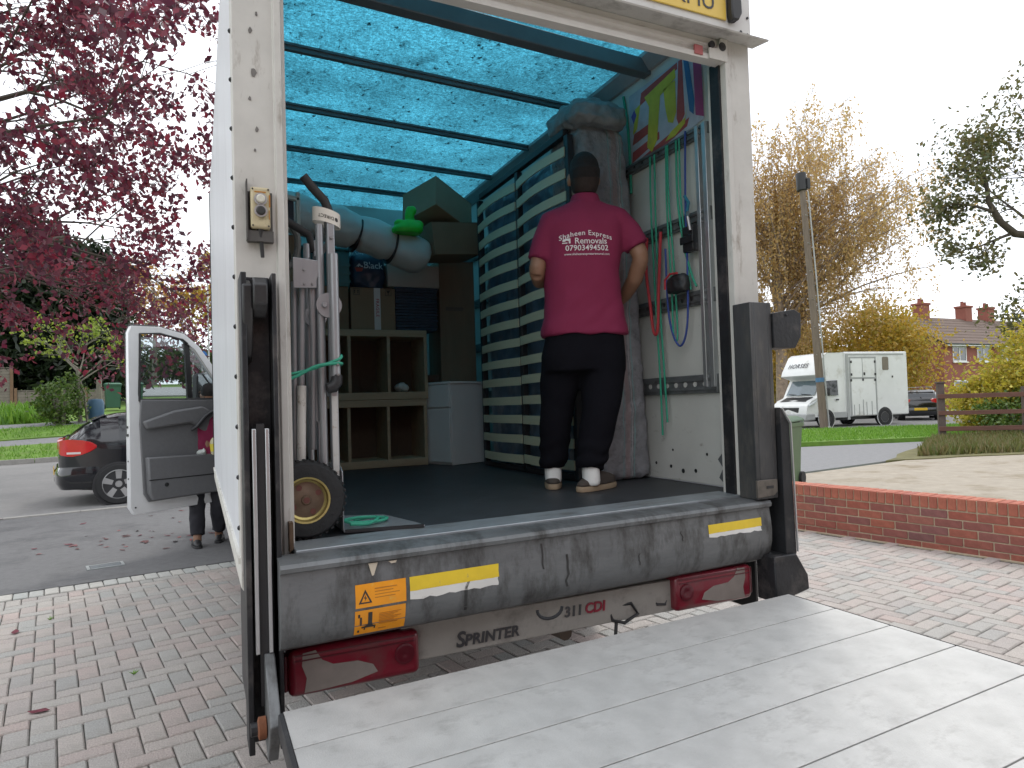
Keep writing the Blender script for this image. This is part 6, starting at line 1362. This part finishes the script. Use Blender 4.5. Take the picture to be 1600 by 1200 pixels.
# dark tree whose limbs come in from the right edge
g4 = Grow(29); tb4 = (30.2, 10.6, -.1); SH = Vector((1.0, -.5, 0))
g4.wood.tube([tb4, (30.1, 10.7, 3), (29.9, 10.8, 6), (29.6, 10.8, 10), (29.4, 10.8, 13)], [.42, .36, .30, .18, .05], 10)
g4.wood.tube([(29.9, 10.8, 6.4), (28.8, 11.3, 7.0), (27.7, 11.8, 7.0), (26.6, 12.3, 7.15), (26.1, 12.5, 7.6), (25.75, 12.7, 8.4), (25.7, 12.7, 9.2)], [.22, .19, .16, .14, .12, .09, .05], 8)
for p, d, ln in (((25.75, 12.7, 8.6), (-.1, .1, 1), 1.7), ((25.8, 12.6, 8.0), (-.8, .3, .5), 1.5), ((26.6, 12.3, 7.2), (-.7, .3, -.15), 1.7), ((27.4, 12.0, 7.1), (-.2, .3, 1), 3.2), ((28.4, 11.5, 7.0), (-.3, .1, 1), 4.2), ((29.6, 10.8, 9.0), (-.9, .4, .3), 3.8), ((29.5, 10.8, 9.6), (-.6, .3, .4), 3.4), ((29.4, 10.8, 10), (.2, .2, .8), 3.0),
                 ((29.9, 10.8, 5.0), (-.95, .45, -.05), 3.2), ((28.6, 11.4, 7.0), (-.6, .2, -.35), 3.6), ((29.7, 10.8, 8), (-.6, -.5, .5), 4), ((29.7, 10.8, 8.5), (.8, .3, .5), 4.5), ((29.6, 10.8, 7.6), (.4, -.8, .5), 4.5)):
    g4.limb(p, d, ln, .07, 2, droop=.06, wob=.22, forks=6, spread=.75, leafn=17, leafsp=.24, shrink=.55)
plant('overhanging_tree', 'dark limbed tree with olive leaves leaning in from the right edge', 'tree', tb4, g4, .19, M_olive, M_bark, seed=9)

# ================================================================== STREET AND BUILDINGS
# wheelie bin beyond the wall
def bin_(loc, rz, label, c1, c2, key, s=1., group=None):
    t_ = thing('wheelie_bin', label, 'bin', loc, rz, group); m1 = mat('bin_body_'+key, c1, .55, var=.08, vscale=4); m2 = mat('bin_lid_'+key, c2, .5, var=.08, vscale=4, dirt=((.05, .05, .05), .6, .75, 6))
    rg = [[(-.24, -.26, .04), (.24, -.26, .04), (.24, .24, .04), (-.24, .24, .04)], [(-.25, -.28, .5), (.25, -.28, .5), (.25, .28, .5), (-.25, .28, .5)], [(-.27, -.31, .93), (.27, -.31, .93), (.27, .33, .93), (-.27, .33, .93)]]
    build('body', MB().loft(rg), m1, t_, bevel=.02)
    build('rim', MB().frame([(-.285, -.33), (.285, -.33), (.285, .35), (-.285, .35)], [(-.25, -.29), (.25, -.29), (.25, .3), (-.25, .3)], .90, .965, 'XY'), m1, t_, bevel=.008)
    build('lid', MB().loft([[(-.295, -.37, .967), (.295, -.37, .967), (.295, .36, .985), (-.295, .36, .985)], [(-.29, -.36, .995), (.29, -.36, .995), (.29, .35, 1.02), (-.29, .35, 1.02)], [(-.22, -.25, 1.04), (.22, -.25, 1.04), (.22, .25, 1.065), (-.22, .25, 1.065)]]), m2, t_, bevel=.012)
    build('handle', MB().tube([(-.25, .38, .95), (-.24, .42, 1.0), (.24, .42, 1.0), (.25, .38, .95)], .018, 8), m2, t_)
    for x in (-.26, .26): build('wheel', MB().lathe([(.10, -.025), (.10, .025)], (x, .24, .10), 'X', 20), M_rubber, t_, smooth=True)
    return t_
b1_ = bin_((6.93, 5.43, 0), R_(-68), 'dark green wheelie bin standing beyond the brick wall', (.075, .12, .055), (.06, .11, .06), 'a')
build('sticker', MB().lathe([(.055, -.002), (.055, .002)], (0, -.299, .72), 'Y', 20), mat('bin_sticker', (.62, .62, .55), .6, var=.15), b1_)
bin_((-4.35, 28.9, gh(-4.35, 28.9)), .2, 'green wheelie bin across the road behind the parked car', (.03, .10, .06), (.05, .14, .09), 'b', group='bins across the road')
bin_((-3.55, 28.9, gh(-3.55, 28.9)), .1, 'second green wheelie bin across the road, beside the first', (.03, .09, .055), (.05, .13, .085), 'b', group='bins across the road')
# telegraph pole
tp2 = thing('telegraph_pole', 'leaning wooden telegraph pole with black cap before the horse van', 'pole', (21.0, 16.45, 0))
M_pole = mat('pole_wood', (.17, .135, .105), .9, var=.25, vscale=5, stretch=(3, 3, .4), bump=.5)
build('shaft', MB().tube([(0, 0, -.1), (-.11, .05, 2.5), (-.26, .12, 6), (-.44, .20, 10.0)], [.155, .15, .13, .11], 14), M_pole, tp2, smooth=True)
build('junction_cap', MB().tube([(-.43, .195, 9.45), (-.45, .21, 10.15)], .20, 12).obox((-.30, .0, 9.7), (.16, .10, .42)), M_plast, tp2, bevel=.02)
build('cable_guard', MB().tube([(.10, -.15, 0), (-.0, -.11, 2.5), (-.14, -.05, 6), (-.30, .02, 9.4)], .028, 8), M_hgrey, tp2, smooth=True)
build('blue_band', MB().tube([(-.082, .037, 1.85), (-.088, .04, 2.02)], .162, 14), mat('blue_tape', (.06, .16, .30), .5), tp2, smooth=True)
sb3 = MB()
for k in range(12): sb3.tube([(-.12-.03*k*.9, -.02, 2.9+.55*k), (-.12-.03*k*.9+.17*(1 if k % 2 else -1), -.03, 2.92+.55*k)], .011, 6)
build('step_iron', sb3, M_bolt, tp2)
build('white_plate', MB().box(.03, .15, -.165, -.155, .04, .12), M_tape, tp2)
# wooden three-rail fence
fn = thing('rail_fence', 'brown three-rail wooden fence in front of the yellow shrub', 'fence', (16.97, 9.24, 0), math.atan2(-1.59, 1.98))
M_fw = mat('fence_wood', (.13, .062, .045), .85, var=.25, vscale=4, stretch=(.5, 4, 4), bump=.3)
M_fp = mat('fence_post_wood', (.10, .075, .065), .9, var=.3, vscale=6, bump=.3)
for x, h in ((0, 1.58), (2.0, 1.42), (4.0, 1.42), (6.0, 1.42)): build('post', MB().box(x-.085, x+.085, -.01, .12, -.1, h), M_fp, fn, bevel=.012)
build('post_cap', MB().box(-.11, .11, -.035, .145, 1.58, 1.615), M_fp, fn, bevel=.008)
for z in (1.22, .765, .345):
    for x0, x1 in ((-.10, 1.99), (2.01, 3.99), (4.01, 6.1)): build('rail', MB().box(x0, x1, -.052+rnd.uniform(-.006, .004), -.011, z-.06+rnd.uniform(-.012, .012), z+.06), M_fw, fn, bevel=.006)
# garden fence across the road
M_fgrey = mat('fence_grey_wood', (.21, .18, .155), .9, var=.2, vscale=5, bump=.3)
M_fbr = mat('fence_brown_post', (.20, .12, .075), .9, var=.2)
def panel_fence(loc, rz, n, w_, h, label, posts=True):
    t_ = thing('garden_fence', label, 'fence', loc, rz)
    for i in range(n):
        rows = int(h/.115)
        for r in range(rows): build('slat', MB().box(i*w_+.06, (i+1)*w_-.06, -.01+.006*(r % 2), .004+.006*(r % 2), .02+r*.115, .13+r*.115), M_fgrey, t_)
        for x in (.3, .66): build('batten', MB().box(i*w_+w_*x-.02, i*w_+w_*x+.02, -.035, -.011, .02, h), M_fgrey, t_)
        build('capping', MB().box(i*w_+.05, (i+1)*w_-.05, -.03, .03, h, h+.03), M_fgrey, t_)
    for i in range(n+1): build('post', MB().box(i*w_-.05, i*w_+.05, -.05, .05, -.2, h+.12), M_fbr, t_)
    return t_
zf = gh(-8, 30.6)
panel_fence((-13.5, 30.3, zf), R_(3), 3, 1.83, 1.65, 'tall grey panel fence at the left edge across the road')
panel_fence((-7.9, 30.62, zf), R_(8), 3, 1.2, .72, 'low grey slatted fence panels below the dark conifers')
tag(build('timber_post', MB().box(-4.52, -4.36, 25.55, 25.7, gh(-4.4, 25.6)-.1, gh(-4.4, 25.6)+1.25), M_bark2, bevel=.01), 'short pale timber post beside the young lime tree', 'post')
tag(build('water_butt', MB().lathe([(.22, 0), (.25, .3), (.25, .6), (.20, .72), (0, .74)], (-4.35, 23.9, gh(-4.35, 23.9)), n=20), mat('blue_butt', (.04, .10, .17), .5, var=.1), smooth=True), 'small dark blue barrel below the young lime tree', 'barrel')
# lamp posts up the road
def lamp_post(x, y, h, label):
    z0 = gh(x, y); t_ = thing('street_lamp', label, 'street lamp', (x, y, z0), 0, 'street lamps up the road'); m_ = mat('lamp_post_grey', (.42, .43, .42), .5, .3)
    build('post', MB().tube([(0, 0, -.1), (0, 0, 1.4), (0, 0, 1.45), (0, 0, h)], [.10, .10, .06, .045], 10), m_, t_, smooth=True)
    build('arm', MB().tube([(0, 0, h-.02), (-.15, 0, h+.12), (-.5, 0, h+.16)], .03, 8), m_, t_, smooth=True); build('lantern', MB().box(-.85, -.4, -.1, .1, h+.1, h+.22), m_, t_, bevel=.03)
lamp_post(-1.6, 62, 9.0, 'thin grey street lamp far up the road before the orange tree')
lamp_post(-.55, 47, 7.2, 'grey street lamp up the road close to the van side')
sg = thing('road_sign', 'small round blue road sign up the road', 'sign', (-.9, 60, gh(-.9, 60)))
build('post', MB().tube([(0, 0, -.1), (0, 0, 2.6)], .04, 8), MATS['lamp_post_grey'], sg); build('disc', MB().lathe([(.42, -.06), (.42, -.045)], (0, 0, 2.4), 'Y', 24), mat('sign_blue', (.02, .12, .40), .4), sg)
build('arrow', MB().prism([(-.05, 2.15), (.05, 2.15), (.05, 2.4), (.15, 2.4), (0, 2.65), (-.15, 2.4), (-.05, 2.4)], -.066, -.0605), mat('sign_white', (.75, .75, .75), .5), sg)
# terrace of red brick houses far right
M_hbrick = mat('house_brick', (.25, .085, .065), .9, var=.15, vscale=1.5, bump=.3)
M_tile = mat('brown_roof_tiles', (.125, .085, .068), .85, var=.18, vscale=1.2, stretch=(1, 1, 8), bump=.5, bscale=6)
M_wfr = mat('white_window_frame', (.72, .72, .72), .5); M_pane = mat('far_window_pane', (.05, .06, .07), .08, coat=.5)
def terrace(name, label, loc, rz, L, Dp, He, Hr, wins, chims, m_wall, m_roof, cat='house'):
    t_ = thing(name, label, cat, loc, rz)
    build('wall', MB().box(0, L, 0, Dp, -.1, He), m_wall, t_)
    n_c = 9; rf = MB()
    for k in range(n_c):                                                    # stepped tile courses on both slopes
        for sgn in (0, 1):
            a0, a1 = k/n_c, (k+1)/n_c; y0, y1 = a0*(Dp/2+.4), a1*(Dp/2+.4); z0, z1 = He-.1+(Hr-He+.1)*a0, He-.1+(Hr-He+.1)*a1
            f_ = lambda y: (y-.4) if sgn == 0 else Dp-(y-.4)
            rf.add([(-.3, f_(y0), z0+.05), (L+.3, f_(y0), z0+.05), (L+.3, f_(y1), z1+.02), (-.3, f_(y1), z1+.02), (-.3, f_(y0), z0), (L+.3, f_(y0), z0)], [(0, 1, 2, 3), (4, 5, 1, 0)])
    rf.add([(0, 0, He), (0, Dp, He), (0, Dp/2, Hr-.05)], [(0, 1, 2)]).add([(L, 0, He), (L, Dp, He), (L, Dp/2, Hr-.05)], [(0, 2, 1)])
    rfo = build('roof', rf, m_roof, t_)
    build('fascia', MB().box(-.3, L+.3, -.43, -.40, He-.25, He-.08), M_wfr, t_)
    build('gutter', MB().tube([(-.3, -.47, He-.10), (L+.3, -.47, He-.10)], .06, 8), M_plast, t_)
    for c in chims:
        ch_ = build('chimney', MB().box(c-.5, c+.5, Dp/2-.45, Dp/2+.45, Hr-.6, Hr+1.15).box(c-.58, c+.58, Dp/2-.53, Dp/2+.53, Hr+1.0, Hr+1.18), m_wall, rfo, bevel=.02)
        build('chimney_pot', MB().lathe([(.14, 0), (.12, .35), (.15, .4)], (c-.2, Dp/2, Hr+1.18), n=12).lathe([(.14, 0), (.12, .3), (.15, .35)], (c+.2, Dp/2, Hr+1.18), n=12), m_wall, ch_)
    for x0, x1, z0, z1 in wins:
        w_ = build('window', MB().frame([(x0, z0), (x1, z0), (x1, z1), (x0, z1)], [(x0+.09, z0+.09), (x1-.09, z0+.09), (x1-.09, z1-.09), (x0+.09, z1-.09)], -.05, .02).box((x0+x1)/2-.05, (x0+x1)/2+.05, -.045, .0, z0+.09, z1-.09), M_wfr, t_)
        build('pane', MB().box(x0+.09, x1-.09, -.02, -.012, z0+.09, z1-.09), M_pane, w_); build('sill', MB().box(x0-.08, x1+.08, -.14, -.051, z0-.08, z0), M_wfr, w_)
    return t_
wn = []
for i in range(7):
    wn += [(1.2+i*3.3, 3.0+i*3.3, 3.55, 4.75), (1.2+i*3.3, 3.0+i*3.3, .8, 2.1)]
terrace('terraced_house', 'long red brick terrace with brown tiled roof and square chimneys far right', (50.64, 30.36, 0), R_(2), 24, 8, 5.0, 7.6, wn, (4.0, 10.2, 13.7), M_hbrick, M_tile)
terrace('semi_house', 'dark house with grey roof partly hidden behind the birch and pole', (34.5, 37.5, 0), R_(-22), 8.5, 7, 4.85, 7.4, [(3.6, 5.2, 3.2, 4.5), (.9, 2.3, 3.2, 4.5), (6.4, 7.8, 3.2, 4.5)], (5.5,), mat('dark_brick', (.15, .10, .085), .9, var=.2, vscale=1.5), mat('grey_roof_tiles', (.26, .24, .24), .85, var=.15, vscale=1.2, stretch=(1, 1, 8), bump=.4, bscale=6))

# unseen house for the drive, added behind the photographer to block sky light
hw = []
for x in (1.0, 4.6, 9.6): hw += [(x, x+1.8, 3.3, 4.6), (x, x+1.8, .8, 2.2)]
terrace('sky_blocking_house', 'unseen red brick house added behind the viewpoint to block sky light', 'x' and (*uv(7.0, -7.6), 0), PA+math.pi, 14, 8, 5.2, 8.2, hw, (3.0,), M_hbrick, M_tile)
bpy.data.scenes.remove(SC2)
